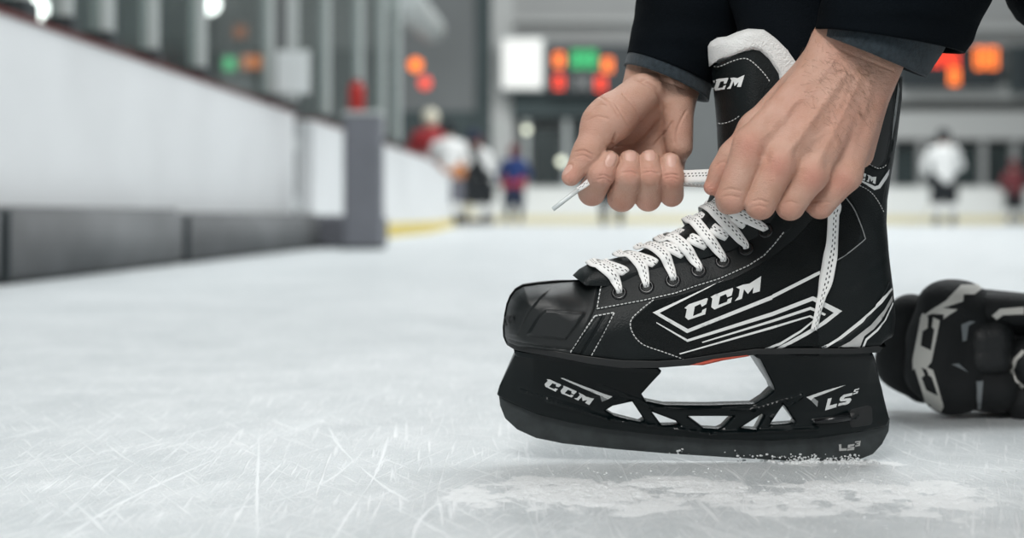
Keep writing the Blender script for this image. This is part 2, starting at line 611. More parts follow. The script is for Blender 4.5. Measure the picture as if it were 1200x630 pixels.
tongue = inflate('tongue', tongue_out, (), W_tongue, M_boot, skate, 4, (.3, 1, 2.4, 5, 9, 15), 3)
felt_out = [(831.5, 78), (829.5, 64), (828.5, 55), (831.5, 49.5), (838, 46.5), (847, 46.5), (858, 42), (870, 38.5), (886, 39.5), (900, 49), (914, 62), (926, 77), (934, 92), (938, 110), (905, 112), (901, 92), (890, 75.5), (880, 66.5), (871, 64.8), (860, 67.5), (848, 71.5), (838, 72.5)]
FO = np.array(felt_out); _fl = np.array([(838, 120), (831.5, 78), (829.5, 64), (828.5, 55), (831.5, 49.5)])
_ft = FO[3:14]


def W_felt(p):
    p = np.asarray(p, float)
    d = poly_dist(p, _fl, closed=False)
    t = np.clip(1 - d / 40, 0, 1)
    e = np.clip(1 - poly_dist(p, _ft, closed=False) / 9, 0, 1)
    e2 = np.clip(poly_dist(p, FO) / 2.5, 0, 1)
    return (.0445 * np.sqrt(np.clip(1 - t ** 2.1, 0, 1)) - .0030 * e ** 2 + .0001) * (1 - .35 * e ** 3) * (.94 + .06 * e2)


felt = inflate('tongue_felt', felt_out, (), W_felt, M_felt, skate, 3, (.3, 1, 2.4, 5, 9), 3, label='white felt lining of the tongue')

# ---------------------------------------------------------------- blade holder and runner
_hy = np.array([405, 416, 430, 446, 462, 480, 500, 520])
_hw = np.array([33, 31, 24.5, 18, 13.5, 10.5, 9, 8.6]) * 1e-3
W_hold = lambda p: np.interp(np.asarray(p)[:, 1], _hy, _hw) * np.interp(np.asarray(p)[:, 0], [575, 583, 600, 625, 660, 960, 1010, 1030, 1046], [.16, .25, .55, .85, 1, 1, .9, .7, .45])
hold_edge = [(604, 414), (650, 421), (690, 428), (730, 433.5), (773, 434), (774.5, 437), (766, 446), (752, 461.5), (757, 470), (780, 474.5), (830, 475), (884, 473.5), (897, 466), (908, 457.5), (907, 452), (888.5, 416), (950, 414.5), (1000, 414.5), (1024, 415), (1034, 455), (1043, 492), (1040, 499), (1010, 506), (960, 513.5), (900, 516.5), (830, 514.5), (760, 508.5), (710, 502.5), (670, 495.5), (630, 485.5), (603, 474), (585, 465), (582.5, 462), (585, 453)]
# (the big gap between the towers is part of the outline: it opens at the boot sole)
hold_outer = hold_edge
wins = [[(709.5, 481), (718, 475.5), (741, 470.5), (755, 491.5), (750, 494.5), (720, 487)], [(764, 482.5), (792, 493), (796, 498), (776, 498.5)], [(806, 487.5), (861, 487.5), (848, 500), (842, 502.5), (825, 501.5)], [(867, 502), (893, 485), (896.5, 487), (887, 503)], [(902, 498), (918.5, 474), (932.5, 493.5), (931, 496)]]
HO = to_mid(hold_outer, W_hold); HW = [to_mid(w, W_hold) for w in wins]
_ha = [np.array(HO)] + [np.array(h) for h in HW]


def W_hold2(p):
    w = W_hold(p)
    d = np.min([poly_dist(p, a) for a in _ha], axis=0)
    w = w - .0016 * (1 - np.clip(d / 2.2, 0, 1)) ** 2
    p = np.asarray(p)
    # ribs radiating above the windows and the recessed panels of the towers
    for x0, y0, x1, y1, s, h in ((640, 466, 712, 488, 1.8, .0022), (712, 488, 830, 505, 1.8, .0022), (830, 505, 955, 500, 1.8, .0022), (690, 462, 735, 464, 2.2, .0018), (700, 448, 757, 470, 2, .0015), (935, 462, 900, 488, 2, .002),
                                 (757, 474, 880, 478, 2, .0016), (880, 478, 935, 460, 2, .0016), (740, 470, 760, 500, 1.6, .001), (610, 455, 690, 478, 1.6, .0012), (950, 492, 1000, 486, 2.5, .003)):
        w = w + h * np.exp(-(seg_dist(p, np.array([x0, y0], float), np.array([x1, y1], float)) / s) ** 2) * np.clip(d / 3, 0, 1)
    return w


holder = inflate('blade_holder', HO, HW, W_hold2, M_plastic, skate, 2.0, (.6, 1.6), 2.2, angle=math.radians(50))
slot = plate('trigger_recess', crop(940, 440, 6, [(330, 238), (475, 200), (497, 213), (499, 345), (345, 370), (332, 345)]), .0006, M_black, edge=1.2, step=4, wf=W_hold2)
bm = bmesh.new()
add_tube(bm, [PD(955, 494, -11), PD(975, 491.5, -11.5), PD(996, 488, -11.5)], [.0018, .0028, .0036])
bm_obj('trigger_bolt', bm, M_gloss, skate)
# flange that screws the holder to the sole
fl_f = [(602, 410), (650, 417), (690, 424), (729, 430), (770, 431.5), (775, 434), (774, 437), (729, 436), (690, 430.5), (650, 423.5), (604, 417)]
fl_b = [(886, 414), (950, 412.5), (1022, 412.5), (1024, 418), (950, 419), (889, 420)]
for a in (fl_f, fl_b):
    wfl = lambda p: np.interp(np.asarray(p)[:, 0], [596, 606, 625, 650, 700, 760, 880, 1000, 1025], np.array([16, 26, 33, 37, 39, 38, 33, 32, 28]) * 1e-3)
    inflate('holder_flange', to_mid(a, wfl), (), wfl, M_plastic, skate, 5, (.8,), 4)
RT = [(584, 464), (603, 473), (630, 484.5), (670, 494.5), (710, 501), (760, 507), (830, 513), (900, 515), (960, 512), (1010, 504.5), (1043, 496)]
RB = [(1041.5, 505), (1034, 520), (1023, 532), (1005, 539), (985, 541), (970, 541), (920, 539.5), (850, 535.5), (780, 531), (720, 526), (660, 519.5), (628, 513), (606, 503), (592, 490), (586, 475)]
W_run = lambda p: np.full(len(p), .0018)
RUN = to_mid([(x, y - 6) for x, y in RT] + RB, W_run)
_ra = np.array(RUN)
runner = inflate('runner', RUN, (), lambda p: .0018 - .0006 * (1 - np.clip(poly_dist(p, _ra) / 1.5, 0, 1)), M_steel, skate, 5, (1.5,), 3, angle=math.radians(40))

# ---------------------------------------------------------------- printed graphics
BV = bvh_of(boot, inst, eyestay, heel_c, badge, tg)
A = lambda pts: crop(755, 310, 5.727, pts)
Bc = lambda pts: crop(870, 310, 5.727, pts)
L_C1 = [(268, 290), (298, 266), (418, 224), (426, 228), (415, 264), (386, 282), (376, 262), (338, 280), (326, 344), (384, 320), (388, 304), (416, 290), (408, 332), (294, 370), (274, 352), (284, 298)]
L_C2 = [(444, 216), (470, 202), (592, 156), (596, 164), (585, 206), (556, 218), (548, 197), (508, 213), (496, 270), (554, 248), (558, 232), (588, 218), (580, 254), (470, 300), (448, 284), (456, 228)]
L_M = [(616, 152), (662, 134), (706, 126), (784, 76), (774, 178), (726, 192), (732, 150), (694, 196), (668, 164), (654, 228), (606, 243), (632, 212), (640, 164)]
decal('side_logo', [A(L_C1), A(L_C2), A(L_M)], BV, M_print, skate, .0006, 3, label='white printed logo letters on the side')


def affine(src, dst):
    S = np.c_[np.array(src, float), np.ones(3)]
    T = np.linalg.solve(S, np.array(dst, float))
    return lambda pts: [tuple(np.array([x, y, 1.]) @ T) for x, y in pts]


ch1 = A([(532, 104), (56, 321), (286, 458), (310, 452)]) + Bc([(205, 228), (520, 66), (521, 42), (205, 203)]) + A([(640, 300), (292, 431), (101, 324), (480, 134)])
ch1 = A([(532, 104), (56, 321), (286, 458), (859, 232)]) + Bc([(200, 226), (520, 64), (519, 40), (200, 200)]) + A([(859, 203), (292, 431), (101, 324)])
ch2 = A([(80, 384), (288, 500), (859, 316)]) + Bc([(472, 211), (668, 310), (560, 395), (440, 470), (330, 530), (240, 566), (205, 568), (300, 520), (420, 452), (520, 392), (612, 322), (470, 241)]) + A([(859, 344), (300, 514), (288, 517), (80, 391)])
ch3 = A([(385, 517), (859, 368)]) + Bc([(455, 282), (500, 300), (560, 330), (550, 342), (500, 320), (455, 302)]) + A([(859, 386), (390, 524)])
ch4 = A([(232, 595), (859, 412)]) + Bc([(455, 338), (480, 350), (472, 362), (448, 351)]) + A([(859, 429), (240, 601)])
ch5 = Bc([(112, 571), (250, 522), (390, 438), (475, 370), (482, 378), (390, 455), (260, 535), (140, 574)])
hs1 = Bc([(485, 570), (560, 540), (640, 490), (790, 370), (900, 270), (996, 155), (1002, 166), (930, 262), (800, 392), (650, 508), (530, 571)])
hs2 = Bc([(790, 574), (826, 495), (900, 430), (950, 370), (1004, 250), (1008, 262), (960, 370), (905, 445), (836, 505), (806, 575)])
silver = Bc([(612, 568), (720, 515), (860, 405), (950, 300), (1002, 205), (1003, 240), (930, 370), (880, 430), (818, 478), (780, 571)])
decal('side_stripe', [ch1, ch2, ch3, ch4, ch5], BV, M_print, skate, .0006, 3, label='white chevron stripes on the side')
decal('heel_stripe', [hs1, hs2], BV, M_print, skate, .0007, 3, label='white stripes round the heel')
decal('heel_patch', [silver], BV, M_silver, skate, .0006, 3, label='silver patch round the heel')
Cc = lambda pts: crop(930, 180, 4.846, pts)
decal('ankle_chevron', [Cc([(352, 138), (380, 148), (458, 184), (478, 178), (522, 112), (540, 86), (536, 118), (524, 142), (488, 196), (456, 206)])], BV, M_print, skate, .0007, 3, label='white chevron at the ankle')
_aa = affine([(784, 76), (606, 243), (408, 332)], [(467, 130), (410, 155), (350, 141)])
decal('ankle_logo', [Cc(_aa(L_M)), Cc(_aa(L_C2)), Cc(_aa(L_C1))], BV, M_print, skate, .0007, 1.5, label='small white logo letters at the ankle')
decal('ankle_piping', [Cc(stroke_poly(smooth_pts([(285, 235), (340, 310), (375, 390), (402, 470), (395, 492), (300, 570), (240, 608)], 4), 6))], BV, M_greyprint, skate, .0006, 3)
decal('tendon_stripe', [[(1052, 96), (1053.5, 105), (1049, 140), (1044, 165), (1046, 140)]], BV, M_greyprint, skate, .0006, 3)

BH = bvh_of(holder)
_ah = affine([(268, 290), (784, 76), (274, 360)], [(98, 122), (597, 325), (72, 180)])
hl = lambda pts: crop(630, 430, 9, pts)
decal('holder_logo', [hl(_ah(L_C1)), hl(_ah(L_C2)), hl(_ah(L_M)), hl([(245, 108), (270, 110), (480, 193), (790, 312), (742, 333), (640, 293), (500, 230), (250, 116)])], BH, M_print, skate, .0005, 2.5, label='white printed logo and swoosh on the holder')
decal('holder_swoosh', [hl([(655, 300), (740, 333), (678, 362), (668, 330)])], BH, M_greyprint, skate, .0005, 2.5)
fl = lambda pts: crop(940, 440, 6, pts)
decal('holder_model_mark', [fl([(180, 160), (207, 154), (192, 208), (245, 194), (238, 220), (160, 242)]),
                            fl([(268, 150), (288, 132), (355, 117), (349, 136), (298, 149), (292, 160), (338, 155), (346, 166), (332, 190), (312, 200), (250, 211), (257, 192), (305, 183), (312, 176), (270, 179), (261, 168)]),
                            fl([(366, 95), (402, 85), (399, 93), (377, 100), (373, 107), (394, 105), (388, 122), (355, 130), (358, 122), (378, 116), (379, 112), (360, 112)]),
                            fl([(28, 148), (180, 96), (306, 62), (205, 105), (80, 152), (62, 172)])], BH, M_print, skate, .0005, 1.5, label='white model letters and swoosh on the heel tower')
decal('holder_model_grey', [fl([(62, 172), (80, 154), (112, 178), (106, 218)])], BH, M_greyprint, skate, .0004, 2)  # grey part of the printed swoosh
BR = bvh_of(runner)
decal('runner_mark', [fl([(258, 482), (275, 480), (276, 511), (314, 509), (311, 525), (260, 528)]), fl([(322, 485), (368, 479), (364, 492), (337, 495), (336, 500), (368, 499), (364, 521), (315, 526), (318, 513), (347, 510), (348, 507), (320, 508)]),
                      fl([(372, 462), (411, 456), (406, 492), (372, 498), (374, 489), (394, 486), (395, 480), (381, 481), (382, 474), (397, 472), (398, 466), (372, 470)])], BR, M_silver, skate, .0003, 1.5, label='silver engraved letters on the runner')
BTg = bvh_of(tongue)
Gc = lambda pts: crop(820, 30, 6.3, pts)
_at = affine([(784, 76), (606, 243), (444, 216)], [(333, 364), (204, 466), (124, 398)])
decal('tongue_logo', [Gc(_at(L_M)), Gc(_at(L_C2)), Gc([(92, 410), (118, 402), (112, 425), (104, 430), (100, 460), (112, 458), (106, 478), (92, 474)])], BTg, M_print, skate, .0006, 2, label='white logo letters on the tongue')
BT2 = bvh_of(toe)
_ae = affine([(268, 290), (784, 76), (274, 360)], [(591, 372), (603, 368), (591, 379)])
decal('toe_emboss', [_ae(L_C1), _ae(L_C2), _ae(L_M)], BT2, M_black, skate, .0008, 1.2)

# stitching
for ln in ([(711, 326.5), (704, 336), (699.5, 361.5), (752, 352), (792, 343), (816, 334.5), (842, 326.6), (877, 311), (895.5, 298.9), (906.7, 286.7), (920, 270)],
           [(711, 323.5), (737, 317), (780, 303), (815, 293.5), (853, 275.6), (871, 259)]):
    stitch('stitching', ln, BV, M_thread, skate, 3.2, 1.5, 1.3)
BS = bvh_of(*[o for o in COL.objects if o.name.startswith(('toe_strap', 'boot_upper', 'toe_cap'))])
stitch('stitching', [(697, 370), (683, 390), (667, 415)], BS, M_thread, skate, 3.4, 1.4, 1.5)
stitch('stitching', [(697, 370), (720, 366), (707, 391), (692, 418)], BS, M_thread, skate, 3.4, 1.4, 1.5)
stitch('stitching', smooth_pts([(766, 351), (752, 362), (739.5, 375), (741, 389), (753, 403), (780, 413), (808, 423)], 5), BV, M_thread, skate, 3.0, 1.4, 1.2)
stitch('stitching', smooth_pts(Cc([(345, 166), (430, 210), (480, 270), (512, 332)]), 4), BV, M_thread, skate, 2.2, 1.2, 1.0)
stitch('stitching', smooth_pts(Cc([(428, 58), (470, 80), (500, 82), (530, 60)]), 4), BV, M_thread, skate, 2.2, 1.2, 1.0)
stitch('stitching', smooth_pts(Gc([(90, 280), (105, 300), (150, 300), (240, 262), (320, 242), (372, 256), (440, 315), (490, 372), (515, 410)]), 5), BTg, M_thread, skate, 2.6, 1.4, 1.1)
stitch('stitching', smooth_pts(crop(800, 0, 2.248, [(88, 318), (100, 326), (130, 318), (150, 305)]), 4), BTg, M_thread, skate, 2.6, 1.4, 1.0)

# ---------------------------------------------------------------- eyelets and lace
BE_ = bvh_of(boot, eyestay)
EYES = [(725.5, 343), (757.5, 336), (788.5, 328.5), (818.5, 317), (847, 306), (874, 291), (897, 270)]
for (x, y) in EYES:
    h = hit(BE_, x, y)
    if not h: continue
    bm = bmesh.new()
    R = Vector((0, 0, 1)).rotation_difference(h[1]).to_matrix().to_4x4()
    n1, n2 = 20, 8
    vs = [[bm.verts.new(R @ Vector(((.0046 + .0014 * math.cos(b)) * math.cos(a), (.0046 + .0014 * math.cos(b)) * math.sin(a), .0012 * math.sin(b))) + h[0]) for b in [2 * math.pi * j / n2 for j in range(n2)]] for a in [2 * math.pi * i / n1 for i in range(n1)]]
    for i in range(n1):
        for j in range(n2):
            bm.faces.new((vs[i][j], vs[(i + 1) % n1][j], vs[(i + 1) % n1][(j + 1) % n2], vs[i][(j + 1) % n2]))
    ey = bm_obj('eyelet', bm, M_gloss, skate)

m = bpy.data.materials.new('white_lace'); m.use_nodes = True
M_lace = m; nt = m.node_tree; b = nt.nodes['Principled BSDF']
b.inputs['Roughness'].default_value = .8
uv = nt.nodes.new('ShaderNodeUVMap'); uv.uv_map = 'UVMap'
sx = nt.nodes.new('ShaderNodeSeparateXYZ'); nt.links.new(uv.outputs[0], sx.inputs[0])


def mth(op, a, b=None, c=None):
    n = nt.nodes.new('ShaderNodeMath'); n.operation = op
    for i, v in enumerate((a, b, c)):
        if v is None: continue
        if isinstance(v, (int, float)): n.inputs[i].default_value = v
        else: nt.links.new(v, n.inputs[i])
    return n.outputs[0]


# two rows of dark ticks woven along the lace: u in mm along, v 0..1 across
u, v = sx.outputs[0], sx.outputs[1]
rows = None
for vc, ph in ((.50, 0.0), (.70, .5)):
    inr = mth('LESS_THAN', mth('ABSOLUTE', mth('SUBTRACT', v, vc)), .045)
    ind = mth('LESS_THAN', mth('FRACT', mth('ADD', mth('DIVIDE', u, 4.2), ph)), .46)
    r = mth('MULTIPLY', inr, ind)
    rows = r if rows is None else mth('MAXIMUM', rows, r)
mx = nt.nodes.new('ShaderNodeMix'); mx.data_type = 'RGBA'
mx.inputs[6].default_value = (.86, .86, .845, 1); mx.inputs[7].default_value = (.03, .034, .036, 1)
nt.links.new(rows, mx.inputs['Factor']); nt.links.new(mx.outputs[2], b.inputs['Base Color'])
wv = mth('MULTIPLY', mth('SINE', mth('MULTIPLY', u, 9.0)), mth('SINE', mth('MULTIPLY', v, 70.0)))
bp = nt.nodes.new('ShaderNodeBump'); bp.inputs['Strength'].default_value = .12; bp.inputs['Distance'].default_value = .0003
nt.links.new(wv, bp.inputs['Height']); nt.links.new(bp.outputs[0], b.inputs['Normal'])

LACE = bmesh.new(); LUV = LACE.loops.layers.uv.new('UVMap')


def ribbon(pts, nrm, width, th=.0011, n=6, u0=0.0, smooth=True):
    """flat woven lace through 3-D points; nrm: outward normal at each point; width per point"""
    if not hasattr(width, '__len__'): width = [width] * len(pts)
    data = [tuple(p) + tuple(q) + (w,) for p, q, w in zip(pts, nrm, width)]
    d = smooth_pts(data, n)
    rings = []; uu = u0; prev = None
    for i, r in enumerate(d):
        p = Vector(r[:3]); nn = Vector(r[3:6]).normalized()
        t = Vector(d[min(i + 1, len(d) - 1)][:3]) - Vector(d[max(i - 1, 0)][:3]); t.normalize()
        s = t.cross(nn).normalized(); nn = s.cross(t).normalized()
        if prev is not None: uu += (p - prev).length * 1000
        prev = p
        w = r[6] / 2
        ring = []
        for k in range(5):
            a = -1 + k * .5
            ring.append((LACE.verts.new(p + s * w * a + nn * th * .5 * (1 - .6 * a ** 4)), uu, (a + 1) / 2))
        for k in range(5):
            a = 1 - k * .5
            ring.append((LACE.verts.new(p + s * w * a - nn * th * .5 * (1 - .6 * a ** 4)), uu, (a + 1) / 2))
        rings.append(ring)
    N = 10
    for a, b in zip(rings[:-1], rings[1:]):
        for k in range(N):
            q = (a[k], a[(k + 1) % N], b[(k + 1) % N], b[k])
            f = LACE.faces.new([x[0] for x in q]); f.smooth = True
            for lp, x in zip(f.loops, q): lp[LUV].uv = (x[1], x[2])
    for ring in (rings[0], rings[-1]):
        LACE.faces.new([x[0] for x in ring])


def on(bv, px, py, off=.0012):
    h = hit(bv, px, py)
    return (h[0] + h[1] * off, h[1]) if h else None


LW = .0078
NY = Vector((0, -1, 0)); RN = Vector((-.42, -.25, .87))
far = lambda p: Vector((p[0], 2 * YC - p[1], p[2]))
# near-side straps: from each eyelet up over the edge of the eyestay and across the tongue
STR = [((725.5, 342), (717, 322), (704, 314), (693, 310.5)),
       ((757.5, 335), (751.5, 312), (740, 302), (724, 300)),
       ((788.5, 327), (778, 300), (764, 291), (748, 291)),
       ((818.5, 316), (803, 290), (789, 281), (774, 281.5)),
       ((847, 305), (829, 277), (817, 263), (807, 258.5)),
       ((874, 290), (857, 268), (842, 252), (831, 243))]
BALL = bvh_of(boot, eyestay, tongue)
N_ = lambda q: Vector((q.x, -q.y, q.z))


def surf(x, y, off=.0016):
    """a lace point lying on whatever is there: eyestay or tongue"""
    h = hit(BALL, x, y)
    return (h[0] + h[1] * off, h[1]) if h else (PD(x, y, -12), NY * .5 + RN)


def over(path, widths, u0, tail, lift=.0030):
    """strap along seen points of the near side, over the ridge and down the far side"""
    pts, nn = [], []
    for k, (x, y) in enumerate(path):
        p, n = surf(x, y, lift if k else -.0010)
        pts.append(p); nn.append((NY * (1 - k / len(path)) + n))
    mir = [(far(p), N_(n)) for p, n in list(zip(pts, nn))[::-1]]
    # the ridge itself
    top = (pts[-1] + mir[0][0]) / 2 + Vector((-lift * .6, 0, lift * .7))
    pts.append(top); nn.append(Vector((RN.x, 0, RN.z)))
    sh = Vector((tail[0] * .66e-3, 0, tail[1] * .66e-3))
    for k, (p, n) in enumerate(mir):
        pts.append(p + sh * (k + 1) / len(mir)); nn.append(n)
    ribbon(pts, nn, widths + [LW] + widths[::-1], u0=u0)


for i, (a, b_, c, d) in enumerate(STR):
    path = [(a[0] + .3, a[1] + 1.5), (a[0], a[1] - 2), ((a[0] + b_[0]) / 2 + 1, (a[1] + b_[1]) / 2), b_, c, (d[0] + 4, d[1] + 2.5)]
    over(path, [LW * .5, LW * .68, LW * .95, LW * 1.1, LW * 1.1, LW], i * 3.1, (0, 0))
# straps that come from the far eyelets, cross under the others and dive beneath the near eyestay
CRS = [((731, 318), (720, 314), (708, 308)), ((766, 308), (754, 303.5), (738, 297.5)), ((799, 297), (784, 290), (766, 285.5)), ((826, 287), (811, 280), (794, 272)), ((850, 276), (836, 268), (820, 254)), ((871, 262), (855, 253), (838, 238))]
for i, (a, b_, c) in enumerate(CRS):
    over([(a[0] + 3, a[1] + 2), a, b_, c], [LW * .8, LW, LW * 1.1, LW * 1.05], i * 2.3 + 1, (-14, -10), .0008)
# last strap under the fingers down to the top eyelet in view
over([(897, 270), (894, 266), (880, 258), (862, 248), (848, 238)], [LW * .55, LW * .75, LW, LW * 1.15, LW * 1.1], 2, (0, 0))
# one free end: hangs down the boot, runs through the near hand, across to the far hand and out past its thumb
BQ = bvh_of(boot, eyestay, inst, heel_c)
hang = [(974, 238), (974, 252), (974, 268), (973, 288), (970, 310), (966.5, 330), (962, 347), (958.5, 362), (955.5, 376), (953, 386)]
wd = [14, 14, 14, 15, 16, 15.5, 10, 8.5, 8, 7.5]
pts, nn, ww = [], [], []
for k, (x, y) in enumerate(hang):
    h = hit(BQ, x, y)
    off = (.010, .008, .006, .005, .004, .003, .003, .0025, .0022, .002)[k]
    pts.append(h[0] + Vector((0, -off, 0))); nn.append(NY + Vector((.25 if k < 4 else (-.5 if k < 7 else .3), 0, 0))); ww.append(wd[k] * .655e-3)
pts, nn, ww = pts[::-1], nn[::-1], ww[::-1]
for q, n, w_ in ((PD(950, 226, -66), NY, LW), (PD(905, 216, -66), NY, LW), (PD(868, 207, -60), NY, LW * 1.1), (PD(846, 205.5, -52), NY, LW * 1.3), (PD(822, 206, -28), NY + Vector((0, 0, .2)), LW * 1.35), (PD(798, 206.5, -9), NY + Vector((0, 0, .2)), LW * 1.3),
                 (PD(772, 204, 0), NY, LW), (PD(744, 198, 4), NY, LW), (PD(722, 196, 2), NY, LW), (PD(706, 201, -6), NY, LW * .8), (PD(692, 211.5, -17), NY + Vector((.3, 0, .3)), LW * .62), (PD(682, 219, -20), NY, LW * .5), (PD(675, 223.5, -20), NY, LW * .42)):
    pts.append(q); nn.append(n); ww.append(w_)
ribbon(pts, nn, ww, u0=4)
# the other free end beside it, from the boot top under the near hand to the far fist
ribbon([PD(915, 232, -52), PD(868, 226, -50), PD(846, 220.5, -42), PD(822, 218, -16), PD(800, 216, -1), PD(772, 214, 4), PD(744, 208, 6)], [NY] * 2 + [Vector((0, -.45, .9))] * 5, LW * .95, u0=2)
lace = bm_obj('lace', LACE, M_lace, skate, label='white lace with dark tick marks')
# aglet
bm = bmesh.new()
add_tube(bm, [PD(677, 222.5, -20), PD(668, 229.5, -21), PD(657, 238, -21), PD(648, 245, -22)], [.0019, .0018, .0018, .0017], 10)
M_clear = mat('clear_plastic_tip', (.62, .66, .66), .18, spec=.6)
bm_obj('aglet', bm, M_clear, skate, label='clear plastic lace tip')
# ================================================================ ice
def ice_material():
    m = bpy.data.materials.new('scraped_ice'); m.use_nodes = True
    nt = m.node_tree; b = nt.nodes['Principled BSDF']; L = nt.links
    tc = nt.nodes.new('ShaderNodeTexCoord')

    def noise(scale, det, rot, sc, rough=.6):
        mp = nt.nodes.new('ShaderNodeMapping'); mp.inputs['Scale'].default_value = sc
        m0 = nt.nodes.new('ShaderNodeMapping'); m0.inputs['Rotation'].default_value = (0, 0, rot)
        L.new(tc.outputs['Object'], m0.inputs[0]); L.new(m0.outputs[0], mp.inputs[0])
        n = nt.nodes.new('ShaderNodeTexNoise'); n.inputs['Scale'].default_value = scale; n.inputs['Detail'].default_value = det; n.inputs['Roughness'].default_value = rough
        L.new(mp.outputs[0], n.inputs['Vector'])
        return n.outputs['Fac']

    def rng_(v, a, b_, c, d):
        n = nt.nodes.new('ShaderNodeMapRange')
        for i, x in zip(('From Min', 'From Max', 'To Min', 'To Max'), (a, b_, c, d)): n.inputs[i].default_value = x
        L.new(v, n.inputs['Value']); return n.outputs[0]

    def mth(op, a, c):
        n = nt.nodes.new('ShaderNodeMath'); n.operation = op
        for i, v in enumerate((a, c)):
            if isinstance(v, (int, float)): n.inputs[i].default_value = v
            else: L.new(v, n.inputs[i])
        return n.outputs[0]
    big = rng_(noise(2.2, 6, .3, (1, 1, 1)), .32, .68, 0, 1)
    mid = rng_(noise(14, 6, 1.1, (1, .7, 1), .7), .35, .7, 0, 1)
    # skate scratches: fine threads in several directions
    scr = None
    for rot, sc, th in ((1.1, (1, 26, 1), .60), (-1.25, (1, 30, 1), .61), (1.5, (1, 24, 1), .60), (-1.28, (1, 34, 1), .62), (1.57, (1, 30, 1), .61)):
        v = rng_(noise(9, 2, rot, sc, .5), th, th + .09, 0, 1)
        scr = v if scr is None else mth('MAXIMUM', scr, v)
    for rot, sc, th in ((1.1, (1, 8, 1), .56), (-1.2, (1, 8, 1), .57), (1.55, (1, 8, 1), .57)):
        v = rng_(noise(58, 3, rot, sc, .6), th, th + .10, 0, .85)
        scr = mth('MAXIMUM', scr, v)
    fine = noise(220, 4, 0, (1, 1, 1), .7)
    mix = mth('ADD', mth('MULTIPLY', big, .28), mth('ADD', mth('MULTIPLY', mid, .30), mth('MULTIPLY', scr, .36)))
    cr = nt.nodes.new('ShaderNodeValToRGB')
    cr.color_ramp.elements[0].position = 0; cr.color_ramp.elements[0].color = (.50, .54, .555, 1)
    cr.color_ramp.elements[1].position = .8; cr.color_ramp.elements[1].color = (.82, .84, .85, 1)
    L.new(mix, cr.inputs[0]); L.new(cr.outputs[0], b.inputs['Base Color'])
    L.new(rng_(mix, 0, 1, .30, .62), b.inputs['Roughness'])
    b.inputs['Specular IOR Level'].default_value = .35
    hgt = mth('ADD', mth('MULTIPLY', mix, .7), mth('MULTIPLY', fine, .5))
    bp = nt.nodes.new('ShaderNodeBump'); bp.inputs['Strength'].default_value = .6; bp.inputs["Distance"].default_value = .004
    L.new(hgt, bp.inputs['Height']); L.new(bp.outputs[0], b.inputs['Normal'])
    return m


M_ice = ice_material()
bm = bmesh.new()
add_box(bm, (-9, -4, -.06), (26, 46, 0))
floor = bm_obj('floor', bm, M_ice, smooth=False); floor['kind'] = 'structure'

M_snow = mat('scraped_snow', (.765, .785, .792), .8, bump=.6, bscale=500, bdet=5)
# blade cuts filled with scraped snow, lying on the ice
SCR = bmesh.new()


def ice_cut(px, w, z=.0003):
    pts = [ICE(x, y) for x, y in px]
    pts = [Vector(q) for q in smooth_pts([tuple(p) for p in pts], 10)]
    n = len(pts); prev = None
    for i, p in enumerate(pts):
        t = (pts[min(i + 1, n - 1)] - pts[max(i - 1, 0)]).normalized()
        s = Vector((-t.y, t.x, 0))
        ww = w * .75 * (.55 + .9 * rng.random()) * math.sin(math.pi * min(1, .12 + .88 * min(i, n - 1 - i) / (n * .5))) * .5 + 1e-5
        ring = [SCR.verts.new(p + s * ww + Vector((0, 0, .00005))), SCR.verts.new(p + s * ww * .2 + Vector((0, 0, z * (.5 + rng.random())))), SCR.verts.new(p - s * ww + Vector((0, 0, .00005)))]
        if prev:
            for k in (0, 1): SCR.faces.new((prev[k], prev[k + 1], ring[k + 1], ring[k]))
        prev = ring


for px, w in ([(215, 462), (260, 470), (298, 486), (303, 520), (301, 575), (302, 640)], .0028), ([(60, 640), (140, 590), (235, 545), (300, 520), (350, 500), (395, 480)], .004), ([(330, 512), (370, 495), (420, 470), (470, 452)], .005), ([(385, 500), (400, 525), (440, 562), (480, 588)], .004), ([(455, 512), (440, 555), (410, 600), (385, 640)], .0035), ([(220, 600), (310, 590), (380, 565), (420, 535)], .0028), \
        ([(0, 515), (70, 498), (110, 490)], .005), ([(20, 450), (120, 462), (220, 475)], .006), ([(400, 495), (500, 505), (580, 512)], .004), ([(500, 415), (560, 430), (600, 440)], .006), ([(0, 630), (60, 615), (150, 600)], .003), ([(250, 610), (340, 625), (420, 640)], .003), ([(440, 480), (520, 470), (590, 478)], .005), \
        ([(350, 560), (450, 590), (540, 635)], .003), ([(480, 640), (500, 600), (560, 560), (610, 548)], .003), ([(100, 430), (200, 440), (330, 436)], .007), ([(300, 470), (420, 445), (520, 432), (585, 428)], .005), ([(60, 540), (170, 520), (290, 492)], .004), ([(560, 560), (640, 580), (760, 575)], .003), ([(1040, 520), (1090, 540), (1190, 552)], .003), ([(1060, 600), (1120, 580), (1200, 590)], .003):
    ice_cut(px, w)
for _ in range(90):
    y = rng.uniform(330, 640); x = rng.uniform(-40, 1240); p = ICE(x, y)
    a = rng.choice([.3, -.6, 1.2, -1.15, .05]) + rng.normal(0, .25); l = rng.uniform(.03, .16)
    c = rng.normal(0, .15)
    q = [(p.x - l * math.cos(a), p.y - l * math.sin(a)), (p.x, p.y + c * l * .4), (p.x + l * math.cos(a), p.y + l * math.sin(a))]
    ice_cut([(CX + F * X / max(Y, .7), CY + F * H / max(Y, .7)) for X, Y in q], rng.uniform(.0007, .0018), .0002)
o = bm_obj('ice_scratches', SCR, mat('scratch_snow', (.735, .76, .77), .75, bump=.4, bscale=500)); tag(o, 'white skate scratches criss-crossing the grey ice', 'scratches', kind='stuff')


